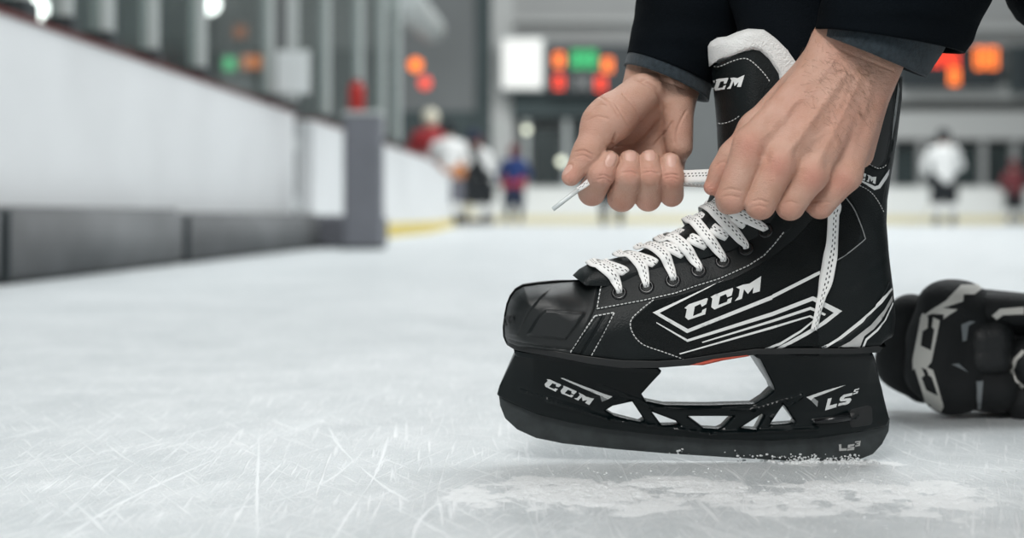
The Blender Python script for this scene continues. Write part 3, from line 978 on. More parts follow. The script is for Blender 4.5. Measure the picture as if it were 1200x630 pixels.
def lump(bm, p, r):
    res = bmesh.ops.create_icosphere(bm, subdivisions=1, radius=1)
    for v in res['verts']:
        k = .7 + .6 * rng.random()
        v.co = Vector((p[0] + v.co.x * r * k, p[1] + v.co.y * r * k, p[2] + v.co.z * r * .75 * k))


from mathutils import noise as mnoise
SN = bmesh.new()
# scraped ridge in front of the blade: a low uneven crust that thins out to nothing
gx = np.arange(-.09, .36, .0018); gy = np.arange(.83, 1.12, .0016)
GV = {}
for i, x in enumerate(gx):
    for k, y in enumerate(gy):
        ridge = 1.005 + .012 * math.sin(x * 22) + .01 * math.sin(x * 57 + 1)
        mk = math.exp(-((y - ridge) / (.034 if y > ridge else .075)) ** 2) * min(1, max(0, (x + .07) / .09)) * min(1, max(0, (.35 - x) / .07))
        mk += .7 * math.exp(-((y - 1.11) / .012) ** 2 - ((x - .25) / .055) ** 2)
        v = mnoise.fractal(Vector((x * 46, y * 46, 1.7)), .8, 2.0, 6) * .55 + .27 + .55 * max(0, mnoise.noise(Vector((x * 260, y * 260, 5)))) + .18 * mnoise.noise(Vector((x * 520, y * 520, 9)))
        z = mk * .0034 * v - .00042
        GV[i, k] = (x, y, z)
VV = {}
for i in range(len(gx) - 1):
    for k in range(len(gy) - 1):
        q = [(i, k), (i + 1, k), (i + 1, k + 1), (i, k + 1)]
        if max(GV[a][2] for a in q) < -.0001: continue
        for a in q:
            if a not in VV: VV[a] = SN.verts.new(GV[a])
        SN.faces.new([VV[a] for a in q])
for _ in range(240):
    t = rng.random()
    if t < .5:
        x = rng.uniform(600, 1060); y = 566 + rng.normal(0, 10)
    else:
        x = rng.uniform(560, 1200); y = rng.uniform(545, 640)
    p = ICE(x, max(y, 540)); lump(SN, (p.x, p.y, .0001), rng.uniform(.0004, .0012))
for _ in range(200):
    x = rng.normal(968, 36); p = ICE(min(x, 1025), 541); lump(SN, (p.x, p.y + rng.uniform(-.010, .006), .0005), rng.uniform(.0006, .0024))
o = bm_obj('ice_snow', SN, M_snow); tag(o, 'loose scraped snow on the ice around the blade', 'snow', kind='stuff')
# snow stuck to the runner
SB = bmesh.new()
for x0, y0, sx_, n_ in ((958, 533, 20, 60), (905, 538, 30, 40), (796, 529, 4, 9), (990, 537, 14, 30)):
    for _ in range(n_):
        x = rng.normal(x0, sx_); x = min(max(x, 760), 1012); yb = np.interp(x, [760, 780, 850, 920, 970, 1005], [529, 531, 535.5, 539.5, 541, 540])
        y = min(rng.normal(yb - 3 if n_ > 9 else y0, 2.2), yb - .3)
        p = PD(x, y, -2.2); lump(SB, p, rng.uniform(.0003, .0013))
o = bm_obj('runner_snow', SB, M_snow, skate); o['kind'] = 'stuff'; o['label'] = 'snow crumbs stuck to the runner'
# ================================================================ the rink behind
M_board = mat('white_board', (.90, .91, .92), .45, var=.06, vscale=1.5)
M_board2 = mat('far_white_board', (.80, .80, .77), .5)
M_cap = mat('dark_red_cap', (.16, .035, .03), .5)
M_kick = mat('yellow_kick', (.80, .62, .14), .5)
M_pad = mat('grey_foam', (.17, .175, .18), .85, bump=.4, bscale=12, var=.15, vscale=4)
M_post = mat('grey_post_pad', (.19, .195, .22), .75, var=.08, vscale=6)
M_alu = mat('stanchion_metal', (.55, .58, .57), .45, metal=.3)
M_brown = mat('gate_post', (.16, .14, .125), .6)
M_goal_red = mat('red_plastic', (.45, .025, .02), .4)
M_wall_d = mat('dark_hall_wall', (.085, .11, .112), .8, var=.15, vscale=.6)
M_wall_m = mat('grey_hall_wall', (.25, .26, .26), .8, var=.08, vscale=.5)
M_wall_l = mat('pale_hall_wall', (.50, .50, .49), .8, var=.05, vscale=.5)
M_band = mat('pale_beam', (.66, .66, .64), .7)
M_win = mat('dark_glass', (.045, .06, .06), .2, var=.3, vscale=1.2)
M_box = mat('scoreboard_case', (.035, .045, .05), .5)
M_or = mat('orange_digit', (.2, .05, .01), .5, emit=(1, .22, .04), estr=2.0)
M_rd = mat('red_digit', (.2, .02, .01), .5, emit=(1, .07, .03), estr=1.5)
M_gr = mat('green_digit', (.02, .2, .08), .5, emit=(.06, .62, .22), estr=1.0)
M_whl = mat('lit_white_panel', (.8, .8, .78), .5, emit=(1, .99, .93), estr=.5)
M_lampw = mat('lamp_white', (.8, .8, .8), .5, emit=(1, 1, .97), estr=5)
M_lampy = mat('lamp_warm', (.8, .8, .7), .5, emit=(.95, 1, .78), estr=2.0)

m = bpy.data.materials.new('rink_glass'); m.use_nodes = True; nt = m.node_tree
for n in list(nt.nodes): nt.nodes.remove(n)
out = nt.nodes.new('ShaderNodeOutputMaterial'); mixs = nt.nodes.new('ShaderNodeMixShader')
tr = nt.nodes.new('ShaderNodeBsdfTransparent'); tr.inputs[0].default_value = (.86, .90, .89, 1)
gl = nt.nodes.new('ShaderNodeBsdfGlossy'); gl.inputs['Roughness'].default_value = .08
fr = nt.nodes.new('ShaderNodeFresnel'); fr.inputs[0].default_value = 1.3
fm = nt.nodes.new('ShaderNodeMath'); fm.operation = 'MULTIPLY'; fm.inputs[1].default_value = .3; nt.links.new(fr.outputs[0], fm.inputs[0]); nt.links.new(fm.outputs[0], mixs.inputs[0]); nt.links.new(tr.outputs[0], mixs.inputs[1]); nt.links.new(gl.outputs[0], mixs.inputs[2]); nt.links.new(mixs.outputs[0], out.inputs[0])
M_glass = m


def part(name, parent, lo, hi, m, bev=.0, label=None):
    bm = bmesh.new(); add_box(bm, lo, hi, bev)
    return bm_obj(name, bm, m, parent, smooth=False, label=label)


def one(name, lo, hi, m, label, cat, group=None, bev=.01):
    o = part(name, None, lo, hi, m, bev)
    return tag(o, label, cat, group)


# line of the left boards: X as a function of depth
LX = lambda Y: -1.748 + .0557 * Y
AX = math.atan(.0557)


def lbox(bm, Y0, Y1, off0, off1, z0, z1, bev=0, fx=LX):
    """box running along the left boards; off: sideways distance from their face (+ towards the ice)"""
    r = bmesh.ops.create_cube(bm, size=1.0); vs = r['verts']
    for v in vs:
        Y = Y0 + (v.co.y + .5) * (Y1 - Y0)
        v.co = Vector((fx(Y) + off0 + (v.co.x + .5) * (off1 - off0), Y, z0 + (v.co.z + .5) * (z1 - z0)))
    if bev:
        bmesh.ops.bevel(bm, geom=list({e for v in vs for e in v.link_edges}), offset=bev, segments=3, affect='EDGES')


def lpart(name, parent, m, *a, bev=0, smooth=False, **k):
    bm = bmesh.new(); lbox(bm, *a, bev=bev, **k)
    return bm_obj(name, bm, m, parent, smooth=smooth)


def boards(Y0, Y1, label, kick):
    t = thing('dasher_board', label, 'rink board', (LX(Y0), Y0, 0), 'white boards along the left side of the rink')
    lpart('panel', t, M_board, Y0, Y1, -.10, 0, .0, .785)
    lpart('cap_rail', t, M_cap, Y0, Y1, -.13, .012, .785, .803, bev=.006)
    if kick: lpart('kick_strip', t, M_kick, Y0, Y1, 0, .012, .0, .12)
    return t


boards(2.6, 8.5, 'long white rink board nearest at left, behind the grey foam pads', False)
boards(9.07, 11.2, 'short white rink board just past the open gate', False)
boards(11.24, 15.7, 'white rink board right behind the grey padded post', True)
t = thing('dasher_board', 'far white rink board with yellow kick strip leading to the players', 'rink board', (-.88, 15.8, 0), 'white boards along the left side of the rink')
FX = lambda Y: -.875 - .0145 * (Y - 15.7)
lpart('panel', t, M_board, 15.74, 30.9, -.10, 0, 0, .785, fx=FX); lpart('cap_rail', t, M_cap, 15.74, 30.9, -.13, .012, .785, .803, fx=FX); lpart('kick_strip', t, M_kick, 15.74, 30.9, 0, .012, 0, .12, fx=FX)
# open gate between the first two boards
t = thing('gate_post', 'brown-grey gate post standing in the gap between the white boards', 'post', (LX(8.75), 8.75, 0))
lpart('post', t, M_brown, 8.70, 8.80, -.14, -.06, 0, .80, bev=.006)
lpart('hinge', t, M_alu, 8.69, 8.80, -.06, -.045, .22, .30); lpart('hinge', t, M_alu, 8.69, 8.80, -.06, -.045, .58, .66)

# foam pads lying along the foot of the boards
PX = lambda Y: -1.5956 + .058 * Y
for Y0, Y1, zt, lab in ((2.75, 3.9, .222, 'grey foam kerb pad at the frame edge, nearest along the white board'), (3.93, 5.62, .215, 'long grey foam kerb pad in front of the white board'), (5.68, 8.38, .200, 'second grey foam kerb pad, ending before the padded post')):
    t = thing('foam_pad', lab, 'foam pad', (PX(Y0), Y0, 0), 'grey foam pads along the boards')
    lpart('cushion', t, M_pad, Y0, Y1, -.13, 0, 0, zt, bev=.022, smooth=True, fx=PX)
    lpart('seam', t, M_box, Y0 + .012, Y0 + .024, -.12, .001, .01, zt - .012, fx=PX)
t = thing('foam_connector', 'dark low foam block joining the kerb pads to the grey post', 'foam block', (PX(8.45), 8.45, 0))
lpart('cushion', t, M_post, 8.40, 8.62, -.13, .36, 0, .19, bev=.02, fx=PX)
# padded end post with the red lamp on top
a = P(402, 292, 8.08); b2 = P(446, 292, 8.08)
t = thing('padded_post', 'square grey padded post standing on the ice at the end of the pads', 'padded post', (a.x, 8.1, 0))
part('pad', t, (a.x, 8.08, 0), (b2.x, 8.30, .755), M_post, .018)
part('base_plate', t, (a.x - .012, 8.07, 0), (b2.x + .012, 8.31, .02), M_box, .004)
part('top_cap', t, (a.x - .004, 8.076, .75), (b2.x + .004, 8.304, .772), M_alu, .006)
c = P(418, 133, 8.18)
t = thing('red_bottle', 'red bottle standing on top of the grey padded post', 'bottle', (c.x, 8.18, .772))
bm = bmesh.new(); add_tube(bm, [(c.x, 8.18, .772), (c.x, 8.18, .78), (c.x, 8.18, .91), (c.x, 8.18, .935)], [.042, .045, .045, .028], 20)
bm_obj('bottle_body', bm, M_goal_red, t)
bm = bmesh.new(); add_tube(bm, [(c.x, 8.18, .935), (c.x, 8.18, .955), (c.x, 8.18, .96)], [.026, .024, .012], 16)
bm_obj('bottle_cap', bm, M_cap, t)

# stanchions and glass above the left boards
pxs = [-90, -20, 40, 90, 137, 190, 245, 325, 352, 390, 428, 455, 472]
ys = [1.748 / (.0557 + (CX - x) / F) for x in pxs]
ORD = ['outside the frame, nearest the viewer', 'just outside the left edge of the photo', 'nearest one in view, below the bright lamp', 'second one in view from the left edge', 'third one in view from the left edge', 'fourth one in view from the left edge', 'left of the green light', 'just left of the white notice', 'right behind the white notice', 'above the short board past the gate', 'above the red bottle', 'first one past the grey post', 'farthest one, just past the grey post']
for k, Y in enumerate(ys):
    wd_ = .022 if k % 2 else .030
    t = thing('glass_stanchion', 'upright grey metal stanchion holding the rink glass, ' + ORD[k], 'stanchion', (LX(Y), Y, .80), 'stanchions along the left boards')
    lpart('upright', t, M_alu, Y - wd_ * 1.6, Y + wd_ * 1.6, -.08, -.02, .795, 3.0, bev=.006)
    lpart('foot_bracket', t, M_box, Y - wd_ * 1.9, Y + wd_ * 1.9, -.10, -.005, .803, .86, bev=.004)
for k in range(len(ys) - 1):
    if 325 <= pxs[k] < 352: continue
    o = lpart('rink_glass', None, M_glass, ys[k] + .05, ys[k + 1] - .05, -.056, -.044, .81, 2.9)
    tag(o, 'clear glass pane beyond the stanchion ' + ORD[k].replace('outside the frame, nearest the viewer', 'outside the frame').replace('just outside the left edge of the photo', 'at the photo edge'), 'glass pane', 'glass panes along the left boards')
c0_, c1_ = P(325, 108, 7.95), P(361, 60, 7.95)
t = thing('notice_board', 'white notice sheet fixed to the glass beside the gate', 'notice', (c0_.x, 7.95, c0_.z))
part('sheet', t, (c0_.x, 7.95, c0_.z), (c1_.x, 7.965, c1_.z), mat('white_sheet', (.85, .88, .88), .5)); part('backing', t, (c0_.x - .01, 7.966, c0_.z - .01), (c1_.x + .01, 7.98, c1_.z + .01), M_alu)


def rect(px0, py0, px1, py1, Y, d=.12):
    a, b = P(px0, py1, Y), P(px1, py0, Y)
    return (a.x, Y, a.z), (b.x, Y + d, b.z)


# ---- hall shell
struct = lambda o: (o.__setitem__('kind', 'structure'), o)[1]
YB = 44.0
struct(part('wall_left', None, (-9.2, -4, -.06), (-9.0, YB, 12), M_wall_d))
struct(part('wall_back', None, (-9.2, YB, -.06), (26, YB + .3, 12), M_wall_m))
struct(part('wall_right', None, (26, -4, -.06), (26.2, YB + .3, 12), M_wall_l))
# stands behind the left glass
for k in range(4):
    o = one('bleacher_step', (-9.0 if k == 3 else -5.08 - k * .9, 6, .0), (-4.2 - k * .9, 40, .45 + .42 * k), M_wall_d if k % 2 else M_win, 'dark stand step behind the left glass, %s' % ('lowest and nearest the boards', 'second from the boards', 'third from the boards', 'highest and against the hall wall')[k], 'stand step', 'dark stand steps behind the glass')
# pieces of the end wall
def wallpiece(name, r, Y, d, m, lab, cat, group=None):
    lo, hi = rect(*r, Y, d); return one(name, lo, hi, m, lab, cat, group, .02)


def ground(lo): return (lo[0], lo[1], 0)


struct(part('trim_1', None, *rect(558, -60, 576, 212, YB - .6, .5), M_wall_d)); struct(part('trim_30', None, *rect(470, -60, 558, 130, YB - .5, .4), M_wall_m)); struct(part('trim_31', None, *rect(470, 130, 558, 214, YB - .5, .4), M_wall_d))
struct(part('trim_2', None, *rect(576, -60, 602, 214, YB - .7, .6), M_band))
struct(part('trim_3', None, *rect(602, -80, 1300, 56, YB - .3, .25), M_wall_l))
struct(part('trim_4', None, *rect(600, 106, 770, 136, YB - .9, .8), M_wall_d))
struct(part('trim_5', None, *rect(1030, 98, 1300, 117, YB - .9, .8), M_band))
struct(part('trim_6', None, *rect(1030, 130, 1300, 163, YB - .8, .7), M_band))
struct(part('trim_7', None, *rect(600, 20, 760, 26, YB - .8, .3), M_band))
struct(part('trim_8', None, *rect(1030, 28, 1300, 36, YB - .8, .3), M_band))
for k, x in enumerate((640, 690, 742, 1062, 1098, 1134, 1172, 1206)):
    struct(part('window_%d' % (k + 1), None, *rect(x - 16, 172 if x > 900 else 150, x + 16, 216, YB - .4, .2), M_win))
for k, x in enumerate((617, 664, 716, 1044, 1080, 1116, 1153, 1190)):
    struct(part('trim_%d' % (k + 9), None, *rect(x - 3, 140 if x < 900 else 165, x + 3, 218, YB - .7, .3), M_wall_l if x > 900 else M_alu))
# wall-mounted things
def panel_thing(name, r, Y, m_case, lab, cat):
    lo, hi = rect(*r, Y, .35)
    t = thing(name, lab, cat, (lo[0], Y, lo[2]))
    part('case', t, lo, hi, m_case, .03)
    return t


YS = YB - 1.6
t = panel_thing('light_box', (586, 43, 638, 106), YS, M_alu, 'bright white light box hung on the end wall beside the scoreboard', 'light box')
part('lit_panel', t, *rect(589, 46, 635, 103, YS - .03, .03), M_whl)
t = panel_thing('scoreboard', (641, 52, 762, 110), YS, M_box, 'dark scoreboard with orange, red and green digits above the fist', 'scoreboard')


def digits(t, x, y, w, h, m, nm='digit_display'):
    """seven-segment 8 as raised bars"""
    bm = bmesh.new(); s = w * .3
    for r in ((x, y, x + w, y + s), (x, y + h / 2 - s / 2, x + w, y + h / 2 + s / 2), (x, y + h - s, x + w, y + h), (x, y, x + s, y + h), (x + w - s, y, x + w, y + h)):
        lo, hi = rect(*r, YS - .05, .05); add_box(bm, lo, hi)
    return bm_obj(nm, bm, m, t, smooth=False)


for x, y, m in ((648, 60, M_or), (705, 66, M_or), (648, 86, M_rd), (697, 88, M_rd)):
    digits(t, x + 1.5, y + 2, 11, 16, m)
for x in (670, 686): digits(t, x, 59, 13, 20, M_gr)
for x in (673, 684): digits(t, x, 88, 8, 17, M_wall_l)
t = panel_thing('scoreboard', (1056, 54, 1172, 102), YS, M_box, 'dark scoreboard with orange and red digits at the right behind the sleeve', 'scoreboard')
for x, y, w_, m in ((1092, 58, 13, M_rd), (1110, 60, 13, M_rd), (1143, 56, 11, M_or), (1158, 56, 11, M_or), (1113, 80, 11, M_or)):
    digits(t, x, y, w_, 24 if m == M_or and w_ == 11 and y == 56 else 19, m)
t = panel_thing('scoreboard', (1186, 52, 1290, 108), YS, M_wall_d, 'dark unlit board at the right edge of the end wall', 'board')
part('screen', t, *rect(1190, 56, 1286, 104, YS - .03, .03), M_box)


def lamp(px, py, Y, r, m, lab, nm='wall_lamp'):
    c = P(px, py, Y); t = thing(nm, lab, 'lamp', c)
    bm = bmesh.new(); add_tube(bm, [c + Vector((0, .10, 0)), c + Vector((0, .02, 0)), c], [r * 1.15, r * 1.1, r * .9], 20); bm_obj('housing', bm, M_box, t)
    bm = bmesh.new(); add_tube(bm, [c + Vector((0, .0, 0)), c + Vector((0, -.04, 0)), c + Vector((0, -.06, 0))], [r, r * .9, r * .4], 20); bm_obj('lens', bm, m, t)
    bm = bmesh.new(); add_tube(bm, [c + Vector((0, .08, 0)), c + Vector((0, .3, .0))], r * .3, 8); bm_obj('bracket', bm, M_alu, t)


lamp(617, 152, YB - .75, .10, M_lampy, 'small pale round lamp on the end wall under the white light box')
lamp(658, 189, YB - .75, .11, M_lampy, 'pale round lamp low on the end wall, just left of the thumb')
lamp(584, 152, YB - .75, .07, mat('lamp_dim', (.6, .65, .6), .5, emit=(.5, .6, .55), estr=.5), 'dim round lamp on the end wall left of the pale one')
lamp(487, 76, 34, .16, M_or, 'orange round signal lamp high above the left boards')
lamp(498, 97, 36, .16, mat('lamp_red', (.3, .03, .02), .5, emit=(1, .12, .08), estr=1.2), 'red round signal lamp just below the orange one')
lamp(41, 10, 14, .13, M_lampw, 'bright white lamp high behind the glass at far left')
lamp(246, 5, 20, .14, M_lampw, 'bright white lamp behind the glass above the stanchion tops')
# glowing board added to stand for the scoreboard reflection in the glass
c = P(255, 88, 22)
t = thing('reflection_display', 'dark display added as the green and orange scoreboard reflection in the left glass', 'display', c)
part('case', t, *rect(258, 58, 316, 90, 22, .2), M_box, .02)
part('green_light', t, *rect(262, 67, 275, 82, 21.95, .05), M_gr); part('orange_light', t, *rect(284, 65, 312, 80, 21.95, .05), mat('orange_soft', (.2, .05, .01), .5, emit=(1, .3, .08), estr=.7))
part('upper_light', t, *rect(274, 30, 288, 44, 21.95, .05), mat('orange_dim', (.2, .05, .01), .5, emit=(1, .35, .15), estr=.25))
part('stem', t, *rect(279, 44, 283, 58, 22.0, .05), M_box)
# duct high up at the left end
bm = bmesh.new(); add_tube(bm, [P(452, -30, 20), P(478, 6, 26), P(506, 34, 34)], .32, 16)
tag(bm_obj('ventilation_duct', bm, M_alu), 'pale round duct slanting under the roof above the left boards', 'duct')

# ---- end boards
t = thing('dasher_board', 'wide white end board across the rink behind the players', 'rink board', (2, 31, 0))
a, b2 = P(541, 220, 31), P(1420, 220, 31)
part('panel', t, (a.x, 31, 0), (b2.x, 31.12, a.z), M_board2); part('cap_rail', t, (a.x, 30.97, a.z), (b2.x, 31.14, a.z + .03), M_band)
part('kick_strip', t, (a.x, 30.98, 0), (b2.x, 31, .17), mat('pale_yellow_kick', (.74, .66, .42), .5))
for x in (760, 960, 1200):
    q = P(x, 240, 31); part('seam', t, (q.x - .012, 30.99, .17), (q.x + .012, 31, a.z - .0), M_wall_l)

# ================================================================ far players
M_skinf = mat('far_skin', (.50, .30, .22), .6)
cols = {'white': (.80, .80, .79), 'black': (.012, .015, .018), 'navy': (.02, .03, .06), 'blue': (.015, .04, .16), 'red': (.34, .03, .035), 'maroon': (.15, .03, .035), 'orange': (.5, .2, .08), 'grey': (.16, .16, .19), 'cream': (.72, .68, .55)}
MC = {k: mat('cloth_' + k, v, .85) for k, v in cols.items()}


def player(px, pyf, hgt_px, face, lean, jersey, pants, socks, helmet, label, trim=None, stick=True, behind=None, feet=None, group='hockey players on the far ice'):
    """a standing skater; pyf: row of the feet, hgt_px: height in rows"""
    Y = F * H / (pyf - CY) if behind is None else behind
    base = Vector(((px - CX) / F * Y, Y, 0))
    hgt = min(1.92, hgt_px / F * Y)
    s = hgt / 1.85
    t = thing('person', label, 'person', base, group)
    ca, sa = math.cos(face), math.sin(face)

    def w_(x, y, z):     # x forward, y sideways
        z *= s
        fwd = x * s + lean * max(0, z - .85 * s)
        return (base.x + fwd * ca - y * s * sa, base.y + fwd * sa + y * s * ca, z)
    h = .024
    lo, hi = (base.x - 1, base.y - 1, -.05), (base.x + 1, base.y + 1, 2.1)

    def shell(name, prims, m, par=t, lab=None):
        f = Field(lo, hi, h)
        for a, b, ra, rb in prims: f.cone(w_(*a), w_(*b), ra * s, rb * s, .05 * s)
        V, Q = f.mesh()
        return mesh_obj(name, V, Q, m, par, label=lab)
    slab = ' '.join(label.replace('person in ', 'person in ').split(' ')[:11])
    hip, sh = .95, 1.46
    arm = [((.02, .23, sh), (.12, .34, 1.18), .085, .075), ((.12, .34, 1.18), (.34, .22, 1.02), .075, .06), ((.02, -.23, sh), (.12, -.34, 1.18), .085, .075), ((.12, -.34, 1.18), (.32, -.16, 1.0), .075, .06)]
    arm2 = [(a, b, ra * .6, rb * .6) for a, b, ra, rb in arm]
    shell('body', [((0, 0, hip), (0, 0, sh - .05), .13, .16), ((0, 0, sh), (.03, 0, 1.68), .06, .06), ((.03, 0, 1.70), (.04, 0, 1.78), .10, .09)] + arm2 + [((.34, .22, 1.02), (.38, .20, .98), .05, .045), ((.32, -.16, 1.0), (.38, -.14, .96), .05, .045)] +
          [((0, sgn * .11, .92), (.06, sgn * .14, .5), .09, .06) for sgn in (1, -1)] + [((.06, sgn * .14, .5), (0, sgn * .15, .09), .06, .04) for sgn in (1, -1)] + [((0, sgn * .15, .08), (.14, sgn * .16, .08), .04, .035) for sgn in (1, -1)], M_skinf)
    shell('jersey', [((0, 0, .92), (.0, 0, 1.38), .20, .22), ((0, .17, 1.4), (0, -.17, 1.4), .13, .13)] + arm, MC[jersey])
    if trim: shell('jersey_stripe', [((0, .1, .98), (0, -.1, .98), .205, .205)], MC[trim])
    shell('hockey_pants', [((0, 0, .92), (0, 0, .9), .19, .19)] + [((.0, sgn * .11, .88), (.05, sgn * .14, .52), .15, .13) for sgn in (1, -1)], MC[pants])
    for sgn in (1, -1):
        shell('sock', [((.05, sgn * .14, .55), (0, sgn * .15, .16), .095, .065)], MC[socks])
        sk = shell('skate', [((-.04, sgn * .15, .12), (.16, sgn * .16, .09), .055, .045), ((-.04, sgn * .15, .12), (-.03, sgn * .15, .22), .055, .05)], MC['black'])
        p0, p1 = w_(-.08, sgn * .15, .02), w_(.2, sgn * .16, .02)
        bm = bmesh.new(); add_tube(bm, [p0, p1], .018, 6); bm_obj('blade', bm, M_alu, sk)
        shell('glove', [((.34 - (.02 if sgn < 0 else 0), sgn * .2, 1.02), (.42, sgn * .17, .96), .07, .065)], MC['black'])
    shell('helmet', [((.03, 0, 1.74), (.04, 0, 1.76), .135, .135)], MC[helmet])
    if stick:
        bm = bmesh.new(); add_tube(bm, [w_(.30, -.2, 1.2), w_(.42, -.15, .96), w_(.7, .25, .06), w_(.95, .3, .03)], [.016, .016, .018, .024], 8)
        tag(bm_obj('hockey_stick', bm, MC['cream']), 'hockey stick held by the ' + slab, 'hockey stick', 'hockey sticks held by the far players')
    return t


player(507, 265.5, 140, 1.9, .1, 'red', 'black', 'white', 'cream', 'person in red and white jersey behind the left boards', 'white', False, behind=24)
player(526, 266, 122, 1.6, .05, 'white', 'grey', 'white', 'black', 'person in white jersey and black helmet beside the red one', 'orange')
player(547, 265, 112, .3, .1, 'black', 'black', 'cream', 'navy', 'person in black jersey half hidden by the bending white one', None, False)
player(570, 264.2, 106, 2.6, .25, 'white', 'black', 'white', 'maroon', 'person in white jersey and black shorts bending left of the blue one')
player(602, 263.6, 92, 1.57, .0, 'blue', 'navy', 'black', 'maroon', 'person in blue jersey with a red hem, seen from behind', 'red')
player(717, 266, 118, 1.57, .0, 'grey', 'black', 'black', 'black', 'person mostly hidden behind the fist, dark legs showing below it', None, False)
player(1107, 265, 112, 1.57, .05, 'white', 'black', 'white', 'black', 'person in white jersey and black shorts at right, seen from behind')
player(1189, 262.5, 74, 1.57, .0, 'maroon', 'black', 'white', 'maroon', 'small person in maroon jersey at the right edge')
# ================================================================ the person lacing the skate
def skin_material():
    m = bpy.data.materials.new('skin'); m.use_nodes = True
    nt = m.node_tree; b = nt.nodes['Principled BSDF']; L = nt.links
    tc = nt.nodes.new('ShaderNodeTexCoord')
    at = nt.nodes.new('ShaderNodeAttribute'); at.attribute_name = 'flush'
    an = nt.nodes.new('ShaderNodeAttribute'); an.attribute_name = 'nail'
    n1 = nt.nodes.new('ShaderNodeTexNoise'); n1.inputs['Scale'].default_value = 70; n1.inputs['Detail'].default_value = 5
    L.new(tc.outputs['Object'], n1.inputs['Vector'])
    mr = nt.nodes.new('ShaderNodeMapRange'); mr.inputs['From Min'].default_value = .35; mr.inputs['From Max'].default_value = .7
    L.new(n1.outputs['Fac'], mr.inputs['Value'])
    m1 = nt.nodes.new('ShaderNodeMix'); m1.data_type = 'RGBA'
    m1.inputs[6].default_value = (.56, .345, .265, 1); m1.inputs[7].default_value = (.50, .285, .205, 1)
    L.new(mr.outputs[0], m1.inputs['Factor'])
    m2 = nt.nodes.new('ShaderNodeMix'); m2.data_type = 'RGBA'; m2.inputs[7].default_value = (.57, .245, .185, 1)
    L.new(at.outputs['Fac'], m2.inputs['Factor']); L.new(m1.outputs[2], m2.inputs[6])
    m3 = nt.nodes.new('ShaderNodeMix'); m3.data_type = 'RGBA'; m3.inputs[7].default_value = (.62, .38, .31, 1)
    L.new(an.outputs['Fac'], m3.inputs['Factor']); L.new(m2.outputs[2], m3.inputs[6])
    L.new(m3.outputs[2], b.inputs['Base Color'])
    rr = nt.nodes.new('ShaderNodeMapRange'); rr.inputs['To Min'].default_value = .52; rr.inputs['To Max'].default_value = .3
    L.new(an.outputs['Fac'], rr.inputs['Value']); L.new(rr.outputs[0], b.inputs['Roughness'])
    b.inputs['Specular IOR Level'].default_value = .4
    b.inputs['Subsurface Weight'].default_value = .12
    b.inputs['Subsurface Radius'].default_value = (1, .35, .2); b.inputs['Subsurface Scale'].default_value = .004
    # pores and fine skin lines
    v = nt.nodes.new('ShaderNodeTexVoronoi'); v.inputs['Scale'].default_value = 900
    L.new(tc.outputs['Object'], v.inputs['Vector'])
    mp = nt.nodes.new('ShaderNodeMapping'); mp.inputs['Scale'].default_value = (1, 1, 3.2); mp.inputs['Rotation'].default_value = (0, .5, 0)
    L.new(tc.outputs['Object'], mp.inputs[0])
    n2 = nt.nodes.new('ShaderNodeTexNoise'); n2.inputs['Scale'].default_value = 260; n2.inputs['Detail'].default_value = 5; n2.inputs['Roughness'].default_value = .65
    L.new(mp.outputs[0], n2.inputs['Vector'])
    ad = nt.nodes.new('ShaderNodeMath'); ad.operation = 'MULTIPLY_ADD'; ad.inputs[1].default_value = .3
    L.new(v.outputs['Distance'], ad.inputs[0]); L.new(n2.outputs['Fac'], ad.inputs[2])
    bp = nt.nodes.new('ShaderNodeBump'); bp.inputs['Strength'].default_value = .75; bp.inputs['Distance'].default_value = .0009
    sb = nt.nodes.new('ShaderNodeMath'); sb.operation = 'SUBTRACT'; sb.inputs[0].default_value = 1; L.new(an.outputs['Fac'], sb.inputs[1])
    ml = nt.nodes.new('ShaderNodeMath'); ml.operation = 'MULTIPLY'; L.new(ad.outputs[0], ml.inputs[0]); L.new(sb.outputs[0], ml.inputs[1])
    L.new(ml.outputs[0], bp.inputs['Height']); L.new(bp.outputs[0], b.inputs['Normal'])
    return m


M_skin = skin_material()


def J(x, y, dz, r):
    """a joint: position from its place in view and depth (mm from the skate's middle), radius from its width in view"""
    Y = YC + dz * .001
    return P(x, y, Y), r * Y / F


def hand_mesh(lo, hi, base, fingers, h=.00075, k=.0075, kf=.0012):
    """base: palm and arm capsules; fingers: (proximal, [rest of the chain])"""
    A = Field(lo, hi, h); FB = Field(lo, hi, h); FT = Field(lo, hi, h)
    for a, b_, fs in base:
        A.cone(a[0], b_[0], a[1], b_[1], k, (0, 1, 0) if fs < 1 else None, fs, pad=k + .012)
    for prox, chain in fingers:
        if prox:
            FB.cone(prox[0][0], prox[1][0], prox[0][1], prox[1][1], kf, pad=.016)
    A.other(FB, .006)
    for prox, chain in fingers:
        T = Field(lo, hi, h)
        for a, b_ in zip(chain[:-1], chain[1:]):
            T.cone(a[0], b_[0], a[1], b_[1], .0035, pad=.016)
        FT.other(T, 0)
    A.other(FT, .0018)
    return A.mesh()


def vert_normals(V, Q):
    n = np.cross(V[Q[:, 2]] - V[Q[:, 0]], V[Q[:, 3]] - V[Q[:, 1]])
    N = np.zeros_like(V)
    for i in range(4): np.add.at(N, Q[:, i], n)
    return N / (np.linalg.norm(N, axis=1)[:, None] + 1e-12)


def to_px(V):
    return np.c_[CX + F * V[:, 0] / V[:, 1], CY - F * (V[:, 2] - H) / V[:, 1]]


def relax(V, Q, it=2, lam=.5):
    for _ in range(it):
        S = np.zeros_like(V); c = np.zeros(len(V))
        for i in range(4):
            for j in (1, 3):
                np.add.at(S, Q[:, i], V[Q[:, (i + j) % 4]]); np.add.at(c, Q[:, i], 1)
        V = V + lam * (S / np.maximum(c, 1)[:, None] - V)
    return V


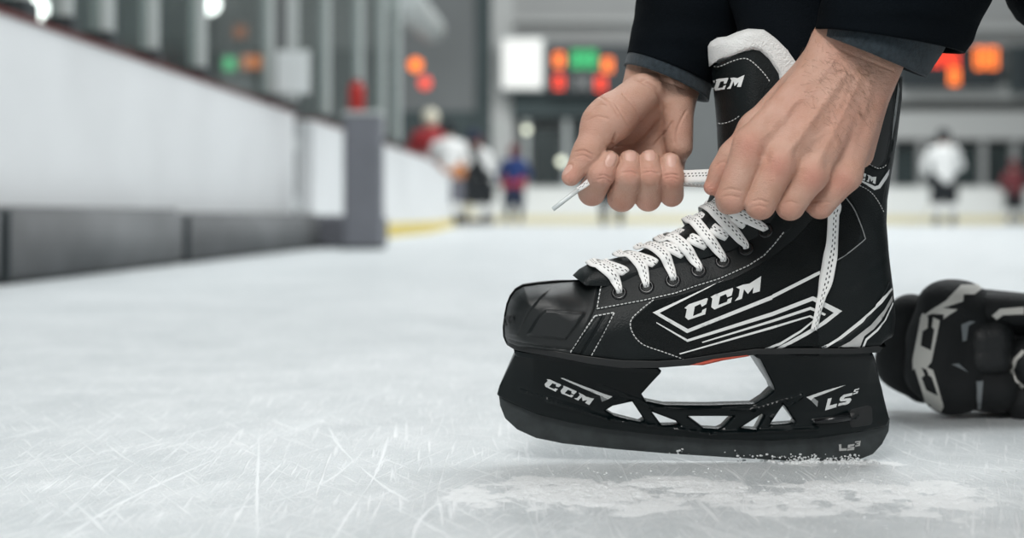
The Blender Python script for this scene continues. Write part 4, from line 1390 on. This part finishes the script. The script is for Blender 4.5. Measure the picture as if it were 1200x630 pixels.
def emboss(V, Q, feats):
    """creases, tendons and veins: (polyline as seen, width px, height mm)"""
    N = vert_normals(V, Q); q = to_px(V)
    vis = N[:, 1] < -.05
    D = np.zeros(len(V))
    for line, w_, hgt in feats:
        L = np.array(smooth_pts(line, 5)); lo, hi = L.min(0) - 3 * w_, L.max(0) + 3 * w_
        s = np.where(vis & (q[:, 0] > lo[0]) & (q[:, 0] < hi[0]) & (q[:, 1] > lo[1]) & (q[:, 1] < hi[1]))[0]
        if not len(s): continue
        d = poly_dist(q[s], L, closed=False)
        t = np.minimum(np.linalg.norm(q[s] - L[0], axis=1), np.linalg.norm(q[s] - L[-1], axis=1))
        D[s] += hgt * (2.3 if hgt < 0 else 1.1) * np.exp(-(d / w_) ** 2) * np.clip(t / (3 * w_), .25, 1)
    return V + N * (D * .001)[:, None]


def spots(V, Q, pts):
    q = to_px(V); N = vert_normals(V, Q); f = np.zeros(len(V))
    for x, y, r, a in pts:
        f = np.maximum(f, a * np.exp(-((q[:, 0] - x) ** 2 + (q[:, 1] - y) ** 2) / r ** 2) * (N[:, 1] < .2))
    return f


def nails(V, Q, specs):
    """nail plates: centre as seen, half length/width px, angle, depth limit"""
    N = vert_normals(V, Q); q = to_px(V); f = np.zeros(len(V))
    for x, y, a, b_, ang, dz in specs:
        c, s = math.cos(ang), math.sin(ang)
        u = (q[:, 0] - x) * c + (q[:, 1] - y) * s; v = -(q[:, 0] - x) * s + (q[:, 1] - y) * c
        r = ((np.abs(u) / a) ** 2.6 + (np.abs(v) / b_) ** 2.6) ** (1 / 2.6)
        m_ = (N[:, 1] < .1) & (V[:, 1] < YC + dz * .001)
        f = np.maximum(f, np.where(m_, np.clip((1.06 - r) / .10, 0, 1), 0))
        groove = np.exp(-((r - 1.10) / .09) ** 2) * m_
        plate_ = np.clip((1.0 - r) / .1, 0, 1) * m_
        V = V + N * ((-.55 * groove + .12 * plate_) * .001)[:, None]
    return V, f


# ---- far hand (the person's right): palm to the viewer, fingers curled round the lace
j = J
WR = j(779, 92, 27, 41)
far_base = [
    (j(812, -30, 42, 47), j(779, 86, 27, 43), .72), (j(779, 86, 27, 43), j(772, 108, 25, 42), .66),
    (j(757, 103, 24, 23), j(722, 176, 33, 18), .9), (j(769, 106, 26, 23), j(744, 182, 38, 18), .9), (j(781, 110, 26, 22), j(767, 184, 37, 17), .9), (j(791, 114, 24, 22), j(791, 178, 30, 16), .9),
    (j(794, 122, 14, 19), j(796, 172, 12, 16), 1),                       # heel of the hand, little-finger side
    (j(756, 106, 8, 23), j(717, 138, -5, 26), 1), (j(717, 138, -5, 26), j(706, 148, -7, 23.5), 1),   # ball of the thumb
    (j(705, 145, -6, 22), j(689, 180, -14, 16.5), 1), (j(689, 180, -13, 16.5), j(669, 207, -19, 11), 1)]
far_fingers = [
    ((j(722, 180, 30, 16), j(694, 223, 8, 16)), [j(693.5, 225, 2, 16.6), j(705, 204, -19, 14.8), j(714, 188.5, -17, 12.6)]),
    ((j(744, 184, 34, 16), j(729, 230, 10, 16)), [j(728.5, 231, 0, 17.4), j(737, 206, -19, 15.2), j(738, 188.5, -13, 13.2)]),
    ((j(768, 184, 33, 16), j(759, 231, 10, 15)), [j(759.5, 232, 0, 15.9), j(762, 206, -19, 14.4), j(761, 188, -13, 12.8)]),
    ((j(790, 178, 26, 13), j(788, 227, 8, 13)), [j(787, 228, -1, 14.4), j(787, 207, -18, 13.8), j(785.5, 191, -14, 12.6)])]
a0, b0 = P(640, 262, YC), P(850, -55, YC)
V, Q = hand_mesh((a0.x - .005, YC - .05, a0.z - .005), (b0.x + .02, YC + .085, b0.z + .02), far_base, far_fingers)
V = relax(V, Q, 1, .4)
V = emboss(V, Q, [
    ([(745, 90), (768, 104), (775, 122), (770, 145), (752, 166), (736, 175)], 2.4, -1.0),       # life line
    ([(776, 130), (771, 150), (757, 166)], 5, -1.2),
    ([(711, 178), (718, 168), (722, 156)], 1.5, -1.2), ([(712, 172), (726, 170), (742, 172)], 1.4, -.9), ([(790, 140), (776, 158), (765, 172)], 1.3, -.6), ([(805, 128), (794, 150), (790, 170)], 1.2, -.4),
    ([(737, 86), (765, 84), (800, 96), (820, 108)], 1.2, -.5), ([(741, 94), (770, 93), (802, 104)], 1.0, -.3), ([(782, 80), (790, 100), (796, 112)], 2.5, .8), ([(768, 78), (772, 92), (776, 104)], 2.2, .6),
    ([(690, 130), (702, 122), (712, 124)], 1.1, -.35), ([(686, 142), (700, 136), (715, 140)], 1.1, -.35), ([(720, 120), (730, 136), (738, 150)], 1.1, -.35), ([(700, 112), (716, 122), (728, 140)], 1.0, -.3), ([(728, 108), (744, 126), (752, 146)], 1.0, -.3),
    ([(672, 178), (684, 176), (698, 183)], 1.1, -.5), ([(674, 184), (684, 182), (694, 188)], 1.0, -.35),
    ([(700, 207), (708, 205), (718, 210)], 1.2, -.45), ([(698, 211), (708, 209), (717, 215)], 1.0, -.35), ([(727, 203), (739, 201), (750, 205)], 1.2, -.5), ([(728, 198), (739, 196), (749, 199)], 1.0, -.35), ([(752, 203), (762, 201), (773, 203)], 1.2, -.5), ([(752, 198), (762, 197), (771, 199)], 1.0, -.35), ([(776, 206), (787, 204), (797, 206)], 1.2, -.5), ([(777, 210), (787, 208), (797, 211)], 1.0, -.3),
    ([(706, 199), (712, 201), (718, 204)], 5, .3), ([(733, 205), (740, 206)], 5, .4), ([(758, 205), (766, 206)], 5, .4)])
V, nail_f = nails(V, Q, [(716, 187, 8.8, 5.8, -1.15, 5), (739, 182, 6.5, 7, -1.5, 5), (761.5, 181.5, 6.5, 6.8, -1.57, 5), (787, 187.5, 7.4, 6, -1.57, 5), (664, 199, 8, 3.6, -.75, 5)])
flush_f = spots(V, Q, [(708, 206, 16, .5), (738, 203, 12, .5), (762, 203, 12, .45), (787, 210, 14, .6), (697, 238, 14, .45), (730, 244, 14, .4), (760, 244, 14, .4), (787, 240, 14, .4), (668, 206, 16, .55), (684, 184, 12, .35), (690, 150, 20, .25), (735, 140, 30, .18), (800, 150, 20, .2)])
FAR_HAND = (V, Q, nail_f, flush_f)

# ---- near hand (the person's left): back of the hand to the viewer
near_base = [
    (j(1052, -45, -60, 55), j(1002, 66, -68, 54), .68), (j(1002, 66, -68, 54), j(990, 88, -70, 52), .62),
    (j(968, 80, -70, 26), j(884, 168, -84, 22), .8), (j(988, 86, -74, 26), j(916, 188, -90, 20), .85), (j(1003, 92, -74, 26), j(953, 202, -87, 19), .85), (j(1018, 98, -68, 26), j(992, 203, -76, 18), .85),
    (j(1022, 104, -58, 22), j(1006, 180, -62, 18), .9),
    (j(952, 84, -60, 22), j(884, 150, -58, 17), 1), (j(884, 150, -58, 16), j(858, 182, -58, 14), 1), (j(858, 182, -58, 14), j(846, 200, -56, 12), 1), (j(846, 200, -56, 12), j(834.5, 219, -54, 10), 1)]
near_fingers = [
    ((j(880, 170, -84, 21), j(858, 231, -80, 19)), [j(858, 231.5, -77, 18.5), j(854, 236, -56, 14), j(847, 222, -52, 11)]),
    ((j(914, 190, -90, 20), j(891, 239, -86, 18)), [j(891, 239.5, -82, 18), j(888, 240, -62, 14), j(880, 225, -58, 11)]),
    ((j(952, 203, -87, 19), j(926, 241, -82, 17)), [j(926, 241, -78, 17.2), j(922, 240, -62, 13), j(914, 226, -60, 11)]),
    ((j(990, 207, -77, 18), j(961, 240, -71, 16)), [j(961, 240, -69, 16), j(955, 238, -58, 12.5), j(948, 226, -57, 10.5)])]
a0, b0 = P(818, 275, 1.0), P(1105, -85, 1.03)
V, Q = hand_mesh((a0.x - .002, YC - .118, a0.z - .005), (b0.x + .02, YC - .022, b0.z + .02), near_base, near_fingers)
V = relax(V, Q, 1, .4)
V = emboss(V, Q, [
    ([(978, 70), (940, 110), (905, 150), (886, 168)], 5, .9), ([(996, 78), (968, 118), (938, 160), (920, 184)], 4.5, 1.1), ([(1010, 84), (992, 124), (968, 170), (956, 196)], 4.5, 1.0), ([(1024, 92), (1012, 130), (1000, 170), (994, 196)], 4.5, .7),
    ([(985, 60), (962, 92), (950, 112), (930, 122), (915, 150)], 3.0, .5), ([(950, 112), (955, 135), (940, 150), (936, 172)], 2.8, .45), ([(1005, 76), (985, 120), (975, 150), (985, 178)], 2.8, .45), ([(1012, 100), (985, 120)], 2.6, .3), ([(975, 150), (960, 160), (946, 168)], 2.6, .35),
    ([(893, 128), (902, 148), (900, 160)], 6, -.6), ([(930, 160), (936, 180), (938, 200)], 6, -1.0), ([(966, 175), (972, 192), (974, 212)], 6, -1.0), ([(895, 165), (897, 182), (899, 200)], 6, -1.0),
    ([(868, 168), (878, 166), (888, 172)], 9, .8), ([(906, 192), (915, 190)], 9, 1.1), ([(946, 206), (956, 206)], 8.5, 1.0), ([(984, 208), (992, 210)], 8, .7),
    ([(846, 224), (856, 221), (870, 224)], 1.2, -.3), ([(846, 231), (856, 229), (868, 232)], 1.1, -.35), ([(880, 236), (890, 234), (902, 238)], 1.1, -.35), ([(880, 243), (890, 241), (900, 244)], 1.1, -.35), ([(914, 238), (926, 236), (938, 240)], 1.1, -.35), ([(950, 236), (961, 235), (974, 238)], 1.1, -.35),
    ([(838, 196), (846, 190), (854, 192)], 1.0, -.3), ([(965, 40), (985, 58), (1020, 72), (1050, 84)], 1.4, -.3)])
V, nail_n = nails(V, Q, [])
flush_n = spots(V, Q, [(878, 172, 18, .6), (912, 196, 17, .7), (953, 209, 16, .7), (987, 213, 16, .6), (857, 240, 16, .35), (890, 248, 14, .35), (924, 248, 14, .35), (960, 248, 14, .35), (830, 222, 14, .7), (846, 200, 14, .4), (1000, 150, 45, .25), (930, 130, 40, .2), (1040, 120, 25, .3), (985, 60, 30, .2)])
NEAR_HAND = (V, Q, nail_n, flush_n)

# ---- the rest of the body, kneeling behind the skate
far_el, near_el = Vector((.26, 1.25, .56)), Vector((.36, .965, .56))
far_sh, near_sh = Vector((.45, 1.29, .80)), Vector((.47, .95, .82))
hip, chest = Vector((.68, 1.12, .46)), Vector((.51, 1.12, .76))
limbs = [((.20, 1.11, .56), (.62, 1.04, .47), .062, .085), ((.247, 1.118, .165), (.20, 1.11, .56), .034, .055), ((.247, 1.118, .165), (.10, 1.118, .125), .032, .026),
         ((.68, 1.20, .44), (.62, 1.30, .075), .085, .06), ((.62, 1.30, .075), (1.0, 1.32, .075), .055, .038), ((1.0, 1.32, .075), (1.03, 1.32, .02), .034, .022)]
torso = [(hip, chest, .14, .15), (chest, (.45, 1.12, .84), .14, .09), ((.46, 1.0, .82), (.46, 1.25, .80), .085, .085), ((.45, 1.12, .86), (.39, 1.12, .96), .058, .055)]


def body_mesh():
    Fd = Field((-.0, .75, -.03), (1.2, 1.5, 1.2), .010)
    for a, b_, ra, rb in limbs + torso: Fd.cone(a, b_, ra, rb, .04)
    for s_, e, hd in ((far_sh, far_el, J(812, -30, 42, 47)), (near_sh, near_el, J(1052, -45, -60, 55))):
        Fd.cone(s_, e, .052, .044, .03); Fd.cone(e, hd[0], .044, hd[1] * .92, .02)
    # head bent over the skate, with brow, nose, chin, ears and eye sockets
    Fd.cone((.385, 1.12, 1.03), (.345, 1.12, 1.0), .093, .085, .03); Fd.cone((.335, 1.12, .99), (.305, 1.12, .945), .072, .05, .03)
    Fd.cone((.272, 1.12, 1.0), (.262, 1.12, .972), .013, .017, .012); Fd.cone((.30, 1.12, .918), (.292, 1.12, .915), .022, .02, .015)
    for s_ in (1, -1):
        Fd.cone((.375, 1.12 + s_ * .088, 1.0), (.37, 1.12 + s_ * .093, .97), .017, .012, .006)
        Fd.cone((.275, 1.12 + s_ * .033, 1.005), (.268, 1.12 + s_ * .033, 1.003), .013, .012, .010, op='s')
        Fd.cone((.278, 1.12 + s_ * .033, 1.004), (.277, 1.12 + s_ * .033, 1.003), .011, .011, .003)
    Fd.cone((.275, 1.12 - .022, .945), (.275, 1.12 + .022, .945), .006, .006, .006, op='s')
    return Fd.mesh()


def add_part_mesh(bm, lay, V, Q, nail, flush, cut_c, cut_n):
    """add a mesh, cut it at a plane (keeps the side n points away from) and return the rim"""
    b2 = bmesh.new()
    l1 = b2.verts.layers.float.new('nail'); l2 = b2.verts.layers.float.new('flush')
    vs = [b2.verts.new(v) for v in V]
    for i, v in enumerate(vs): v[l1] = float(nail[i]); v[l2] = float(flush[i])
    for q in Q:
        try: b2.faces.new([vs[i] for i in q])
        except ValueError: pass
    for c, n in zip(cut_c, cut_n):
        near_f = [f for f in b2.faces if (f.calc_center_median() - c).length < .13]
        geo = list({v for f in near_f for v in f.verts}) + list({e for f in near_f for e in f.edges}) + near_f
        bmesh.ops.bisect_plane(b2, geom=geo, plane_co=c, plane_no=n, clear_outer=True, dist=1e-6)
    # keep the largest island
    seen = set(); best = []
    b2.verts.ensure_lookup_table()
    for v in b2.verts:
        if v in seen: continue
        st, isl = [v], []
        seen.add(v)
        while st:
            x = st.pop(); isl.append(x)
            for e in x.link_edges:
                y = e.other_vert(x)
                if y not in seen: seen.add(y); st.append(y)
        if len(isl) > len(best): best = isl
    bs = set(best)
    bmesh.ops.delete(b2, geom=[v for v in b2.verts if v not in bs], context='VERTS')
    me = bpy.data.meshes.new('tmp'); b2.to_mesh(me); b2.free()
    bm.from_mesh(me); bpy.data.meshes.remove(me)


person = thing('person', 'person in dark jacket bending down, tying the white laces with both bare hands', 'person', (.66, 1.25, 0))
BM = bmesh.new(); BM.verts.layers.float.new('nail'); BM.verts.layers.float.new('flush')
fw, nw = J(812, -30, 42, 47)[0], J(1052, -45, -60, 55)[0]
fdir = (J(779, 86, 27, 43)[0] - fw).normalized(); ndir = (J(1002, 66, -68, 54)[0] - nw).normalized()
fcut, ncut = fw + fdir * .012, nw + ndir * .012
add_part_mesh(BM, None, *FAR_HAND, [fcut], [-fdir])
add_part_mesh(BM, None, *NEAR_HAND, [ncut], [-ndir])
bv_, bq_ = body_mesh()
z_ = np.zeros(len(bv_))
add_part_mesh(BM, None, bv_, bq_, z_, z_, [fcut - fdir * .006, ncut - ndir * .006], [fdir, ndir])
for c in (fcut, ncut):
    es = [e for e in BM.edges if e.is_boundary and ((e.verts[0].co + e.verts[1].co) / 2 - c).length < .09]
    try: bmesh.ops.bridge_loops(BM, edges=es)
    except Exception as ex: print('bridge', ex)
for f in BM.faces: f.smooth = True
body = bm_obj('body', BM, M_skin, person)

# fine hair on the back of the near wrist
M_ahair = mat('arm_hair', (.16, .09, .05), .6)
BB = bvh_of(body)
HB = bmesh.new()
for _ in range(420):
    x, y = rng.normal(998, 30), rng.normal(88, 34)
    h = hit(BB, x, y)
    if not h or h[0].y > YC - .04 or not (935 < x < 1046): continue
    d = (P(x + rng.normal(18, 8), y + rng.normal(16, 10), h[0].y) - h[0]); d = (d - h[1] * d.dot(h[1])).normalized()
    l = rng.uniform(.004, .009)
    q = [h[0], h[0] + d * l * .5 + h[1] * .0009, h[0] + d * l + h[1] * .0011]
    add_tube(HB, q, [.00007, .00006, .00003], 3, False)
o = bm_obj('arm_hair', HB, M_ahair, person); o['kind'] = 'stuff'

# ---- clothing
M_jacket = mat('dark_jacket_cloth', (.0014, .0030, .0048), .9, bump=.35, bscale=700, var=.25, vscale=14, sheen=0, spec=.10)
M_trous = mat('dark_trouser_cloth', (.0018, .0038, .0062), .85, bump=.4, bscale=900, sheen=0, spec=.12)
M_cuff = mat('grey_blue_knit', (.026, .036, .044), .95, bump=.6, bscale=1100, var=.3, vscale=300, sheen=.15, spec=.2)
M_hair = mat('dark_hair', (.03, .02, .015), .6, bump=.8, bscale=90)


def shell(name, prims, m, h=.009, k=.035, lo=(-.05, .7, -.03), hi=(1.25, 1.55, 1.2), cut=None, amp=.0):
    Fd = Field(lo, hi, h)
    for a, b_, ra, rb in prims: Fd.cone(a, b_, ra, rb, k)
    if cut:
        for a, b_, ra, rb in cut: Fd.cone(a, b_, ra, rb, .01, op='s')
    V, Q = Fd.mesh()
    if amp:
        N = vert_normals(V, Q)
        V = V + N * (amp * (np.sin(V[:, 2] * 75 + 2.5 * np.sin(V[:, 0] * 30)) * np.sin(V[:, 0] * 18 + V[:, 1] * 25)))[:, None]
    return mesh_obj(name, V, Q, m, person)


shell('trousers', [((.226, 1.118, .262), (.217, 1.116, .40), .0405, .052), ((.217, 1.116, .40), (.20, 1.11, .56), .052, .082), ((.20, 1.11, .56), (.62, 1.04, .47), .082, .105), ((.68, 1.20, .44), (.62, 1.30, .085), .105, .08), ((.62, 1.30, .085), (.96, 1.32, .085), .075, .055), (hip, hip + Vector((-.03, 0, .06)), .165, .16)], M_trous, amp=.002)
shell('jacket', [(hip + Vector((-.02, 0, .06)), chest, .175, .175), (chest, (.45, 1.12, .84), .17, .11), ((.46, 1.0, .82), (.46, 1.25, .80), .105, .105), ((.45, 1.12, .86), (.425, 1.12, .905), .078, .074),
                 (near_sh, near_el, .078, .068), (far_sh, far_el, .078, .068), ((.60, 1.18, .52), (.447, 1.16, .385), .07, .056)], M_jacket, amp=.003)
shell('sock', [((.93, 1.32, .082), (1.0, 1.32, .078), .056, .052), ((1.0, 1.32, .078), (1.03, 1.32, .045), .052, .042)], M_trous)
shell('hair', [((.395, 1.12, 1.045), (.385, 1.12, 1.05), .094, .092), ((.43, 1.12, 1.0), (.43, 1.12, .98), .07, .06), ((.34, 1.12, 1.075), (.34, 1.12, 1.07), .06, .055)], M_hair, k=.02)


def sleeve(name, rings, m, parent, folds=0, n=56, label=None, seed=1):
    """cloth tube; ring = (px, py, depth mm, half axis px, half axis py, half depth mm, lift of the front edge px)"""
    R = [np.array(r, float) for r in rings]
    d = smooth_pts(R, 7)
    r_ = np.random.default_rng(seed); ph = r_.uniform(0, 6.28, 8)
    rows = []
    for i, r in enumerate(d):
        row = []
        for k in range(n):
            a = 2 * math.pi * k / n
            f = 1 + folds * (math.sin(2 * a + i * .55 + ph[0]) * .5 + math.sin(3 * a - i * .38 + ph[1]) * .4 + math.sin(5 * a + i * .8 + ph[2]) * .25) * min(1, i / 9)
            row.append(PD(r[0] + r[3] * math.cos(a) * f, r[1] + r[4] * math.cos(a) * f - r[6] * math.sin(a), r[2] - r[5] * math.sin(a) * f))
        rows.append(row)
    # turn the hem inwards
    c = sum(rows[0], Vector()) / n; ax = (sum(rows[3], Vector()) / n - c)
    inner = [[c + (p - c) * .955 - ax * .05 for p in rows[0]], [c + (p - c) * .93 + ax * .3 for p in rows[0]], [c + (p - c) * .90 + ax * 2.0 for p in rows[0]], [c + (p - c) * .80 + ax * 5 for p in rows[0]]]
    allr = inner[::-1] + rows
    bm = bmesh.new()
    G = [[bm.verts.new(p) for p in row] for row in allr]
    for a, b_ in zip(G[:-1], G[1:]):
        for k in range(n): bm.faces.new((a[k], a[(k + 1) % n], b_[(k + 1) % n], b_[k]))
    return bm_obj(name, bm, m, parent, label=label)


def ring_at(p, half, D):
    q = to_px(np.array([tuple(p)]))[0]
    return (q[0], q[1], (p.y - YC) * 1000, half, half * .3, D, 0)


near_rings = [(1043, 48, -66, 88, 14, 52, 6), (1052, 24, -66, 92, 16, 53, 6), (1060, -4, -68, 95, 20, 55, 4), (1078, -60, -78, 98, 26, 58, 0), (1110, -150, -100, 104, 34, 62, 0), (1160, -290, -140, 112, 42, 66, 0), (1200, -380, -153, 112, 44, 66, 0)]
sl = sleeve('sleeve', near_rings, M_jacket, person, .035, seed=4)
sleeve('cuff', [(1025, 66, -66, 61, 25, 44, 2), (1034, 47, -66, 66, 22, 45, 2), (1044, 24, -66, 70, 20, 46, 2), (1052, 0, -66, 72, 20, 46, 0)], M_cuff, sl, .006, label='grey-blue knitted cuff')
far_rings = [(786, 82, 32, 51, 20, 44, 7), (792, 62, 34, 53, 20, 46, 6), (801, 34, 37, 57, 22, 48, 4), (812, 0, 42, 62, 22, 50, 2), (832, -60, 60, 66, 24, 52, 0), (880, -160, 95, 72, 26, 56, 0), (950, -262, 132, 76, 28, 60, 0)]
sl = sleeve('sleeve', far_rings, M_jacket, person, .03, seed=9)
sleeve('cuff', [(781, 97, 29, 50, 21, 41, 9), (785, 82, 31, 49, 20, 42, 8), (791, 62, 34, 49, 20, 43, 6), (799, 40, 36, 50, 20, 43, 4)], M_cuff, sl, .006, label='grey-blue knitted cuff')
# ================================================================ hockey glove lying on the ice behind the skate
M_gl = mat('glove_nylon', (.0045, .006, .007), .75, bump=.5, bscale=500, var=.2, vscale=40)
M_gl2 = mat('glove_leather', (.007, .0085, .0095), .5, bump=.3, bscale=300)
M_glp = mat('glove_white_print', (.62, .61, .57), .6)
M_glg = mat('glove_grey_print', (.20, .22, .23), .5)
glove = thing('hockey_glove', 'black padded hockey glove with white letters lying on the ice behind the skate', 'hockey glove', P(1110, 486, 1.37))


def gp(name, prims, m, k=.012, h=.0022):
    pts = np.array([list(q[0]) for a in prims for q in a[:2]]); R = max(q[1] for a in prims for q in a[:2]) + .008
    Fd = Field(pts.min(0) - R, pts.max(0) + R, h)
    for a, b_, fs in prims: Fd.cone(a[0], b_[0], a[1], b_[1], k, (0, 1, 0) if fs < 1 else None, fs, pad=k + .03)
    V, Q = Fd.mesh()
    return mesh_obj(name, V, Q, m, glove)


g = J
cuff_ = gp('cuff', [(g(1068, 374, 262, 30), g(1060, 424, 262, 31), .8), (g(1060, 424, 262, 31), g(1082, 448, 262, 24), .9)], M_gl)
gp('cuff_lining', [(g(1062, 380, 300, 26), g(1056, 425, 300, 26), 1)], M_gl2)
band = gp('cuff_roll', [(g(1108, 362, 236, 34), g(1094, 398, 232, 27), .9), (g(1094, 398, 232, 27), g(1092, 436, 232, 27), .9), (g(1092, 436, 232, 27), g(1112, 452, 236, 31), .9), (g(1128, 364, 250, 35), g(1122, 440, 250, 43), .9)], M_gl, k=.016)
gp('palm', [(g(1140, 412, 280, 66), g(1250, 430, 280, 62), .62)], M_gl2)
gp('thumb', [(g(1150, 368, 268, 30), g(1230, 372, 262, 26), 1), (g(1230, 372, 262, 26), g(1310, 392, 262, 20), 1)], M_gl)
p1 = gp('back_pad', [(g(1148, 398, 236, 24), g(1164, 396, 236, 24), 1), (g(1148, 420, 236, 24), g(1164, 418, 236, 24), 1)], M_gl2, k=.004)
p2 = gp('back_pad', [(g(1138, 452, 240, 28), g(1166, 456, 240, 28), 1)], M_gl, k=.004)
p3 = gp('back_pad', [(g(1205, 420, 234, 26), g(1212, 436, 234, 26), 1)], M_gl2, k=.004)
p4 = gp('back_pad', [(g(1200, 470, 240, 24), g(1220, 472, 240, 24), 1)], M_gl, k=.004)
p5 = gp('back_pad', [(g(1160, 362, 240, 19), g(1196, 364, 240, 20), 1)], M_gl, k=.004)
for k_, (y, dz) in enumerate(((402, 240), (428, 238), (454, 240), (478, 248))):
    f = gp('finger', [(g(1236, y, dz, 17), g(1290, y + 4, dz, 16), 1), (g(1294, y + 4, dz, 15.5), g(1334, y + 10, dz + 6, 13), 1)], M_gl, k=.003)
BG = bvh_of(band, cuff_, p1, p2, p3, p5)
gc = lambda pts: crop(1000, 300, 2.625, pts)
gM = [(240, 180), (232, 150), (262, 152), (290, 128), (318, 92), (362, 112), (356, 124), (332, 124), (318, 140), (330, 150), (300, 146), (286, 168), (282, 192), (262, 190), (270, 160)]
gC = [(188, 302), (196, 240), (214, 182), (240, 188), (234, 212), (218, 222), (212, 290), (226, 300), (238, 250), (228, 236), (256, 214), (262, 250), (250, 300), (238, 326), (208, 324)]
gC2 = [(188, 340), (194, 326), (208, 332), (206, 370), (226, 422), (240, 426), (236, 398), (226, 384), (240, 376), (258, 410), (276, 456), (262, 462), (228, 452), (204, 412)]
decal('glove_logo', [gc(affine([(662, 134), (784, 76), (606, 243)], [(240, 166), (330, 90), (276, 194)])(L_M)), gc(affine([(298, 266), (418, 224), (294, 370)], [(184, 318), (210, 184), (240, 326)])(L_C1)), gc(affine([(298, 266), (418, 224), (294, 370)], [(222, 446), (186, 330), (278, 460)])(L_C1))], BG, M_glp, glove, .0010, 3, label='white letters round the glove cuff')
decal('pad_outline', [gc([(330, 210), (356, 198), (374, 200), (352, 214), (346, 258), (334, 262)]), gc([(300, 332), (322, 330), (352, 358), (330, 346)]), gc([(376, 384), (398, 384), (392, 470), (382, 470)])], BG, M_glg, glove, .0010, 3)
decal('pad_patch', [gc([(426, 182), (450, 162), (524, 156), (524, 178), (460, 180), (440, 194)])], BG, M_glp, glove, .0010, 3, label='pale patch on the glove back')
decal('round_badge', [gc(stroke_poly([(525, 292), (500, 318), (490, 350), (500, 382), (525, 402)], 12))], BG, M_glp, glove, .0010, 3)
# ================================================================ camera, world, light
cam = bpy.data.cameras.new('camera'); co = link(bpy.data.objects.new('camera', cam))
co.location = EYE; co.rotation_euler = (math.pi / 2, 0, 0)
cam.sensor_width = 36; cam.lens = 36 * F / 1200; cam.shift_y = -(315 - CY) / 1200
cam.clip_start = .05; cam.clip_end = 200
cam.dof.use_dof = True; cam.dof.focus_distance = 1.075; cam.dof.aperture_fstop = 4.2
SC.camera = co
w = bpy.data.worlds.new('world'); SC.world = w; w.use_nodes = True
w.node_tree.nodes['Background'].inputs[0].default_value = (.88, .96, 1, 1)
w.node_tree.nodes['Background'].inputs[1].default_value = .30


def area(name, loc, target, size, power, col=(1, 1, 1), sy=None):
    l = bpy.data.lights.new(name, 'AREA'); l.size = size; l.energy = power; l.color = col
    if sy: l.shape = 'RECTANGLE'; l.size_y = sy
    o = link(bpy.data.objects.new(name, l)); o.location = loc
    o.rotation_euler = (Vector(target) - Vector(loc)).to_track_quat('-Z', 'Y').to_euler()
    return o


area('hall_and_fill_light', (-.9, -.4, 3.6), (.1, 1.2, .1), 2.0, 45, (1, .98, .95))
area('hall_and_fill_light', (1.6, 3.4, 4.5), (.2, 1.6, 0), 2.4, 40, (.95, .99, 1))
area('hall_and_fill_light', (-.55, -1.6, 2.5), (.25, 1.1, .12), 1.1, 72, (1, .985, .96))  # unseen front fill, added to brighten the hands and skate
for y in (8, 19, 31):
    area('hall_and_fill_light', (4, y, 9.5), (4, y + 2, 0), 12, 1120, (.97, 1, 1), sy=7)
SC.view_settings.view_transform = 'Standard'; SC.view_settings.look = 'None'
SC.view_settings.exposure = 0; SC.view_settings.gamma = 1
SC.view_settings.use_curve_mapping = False
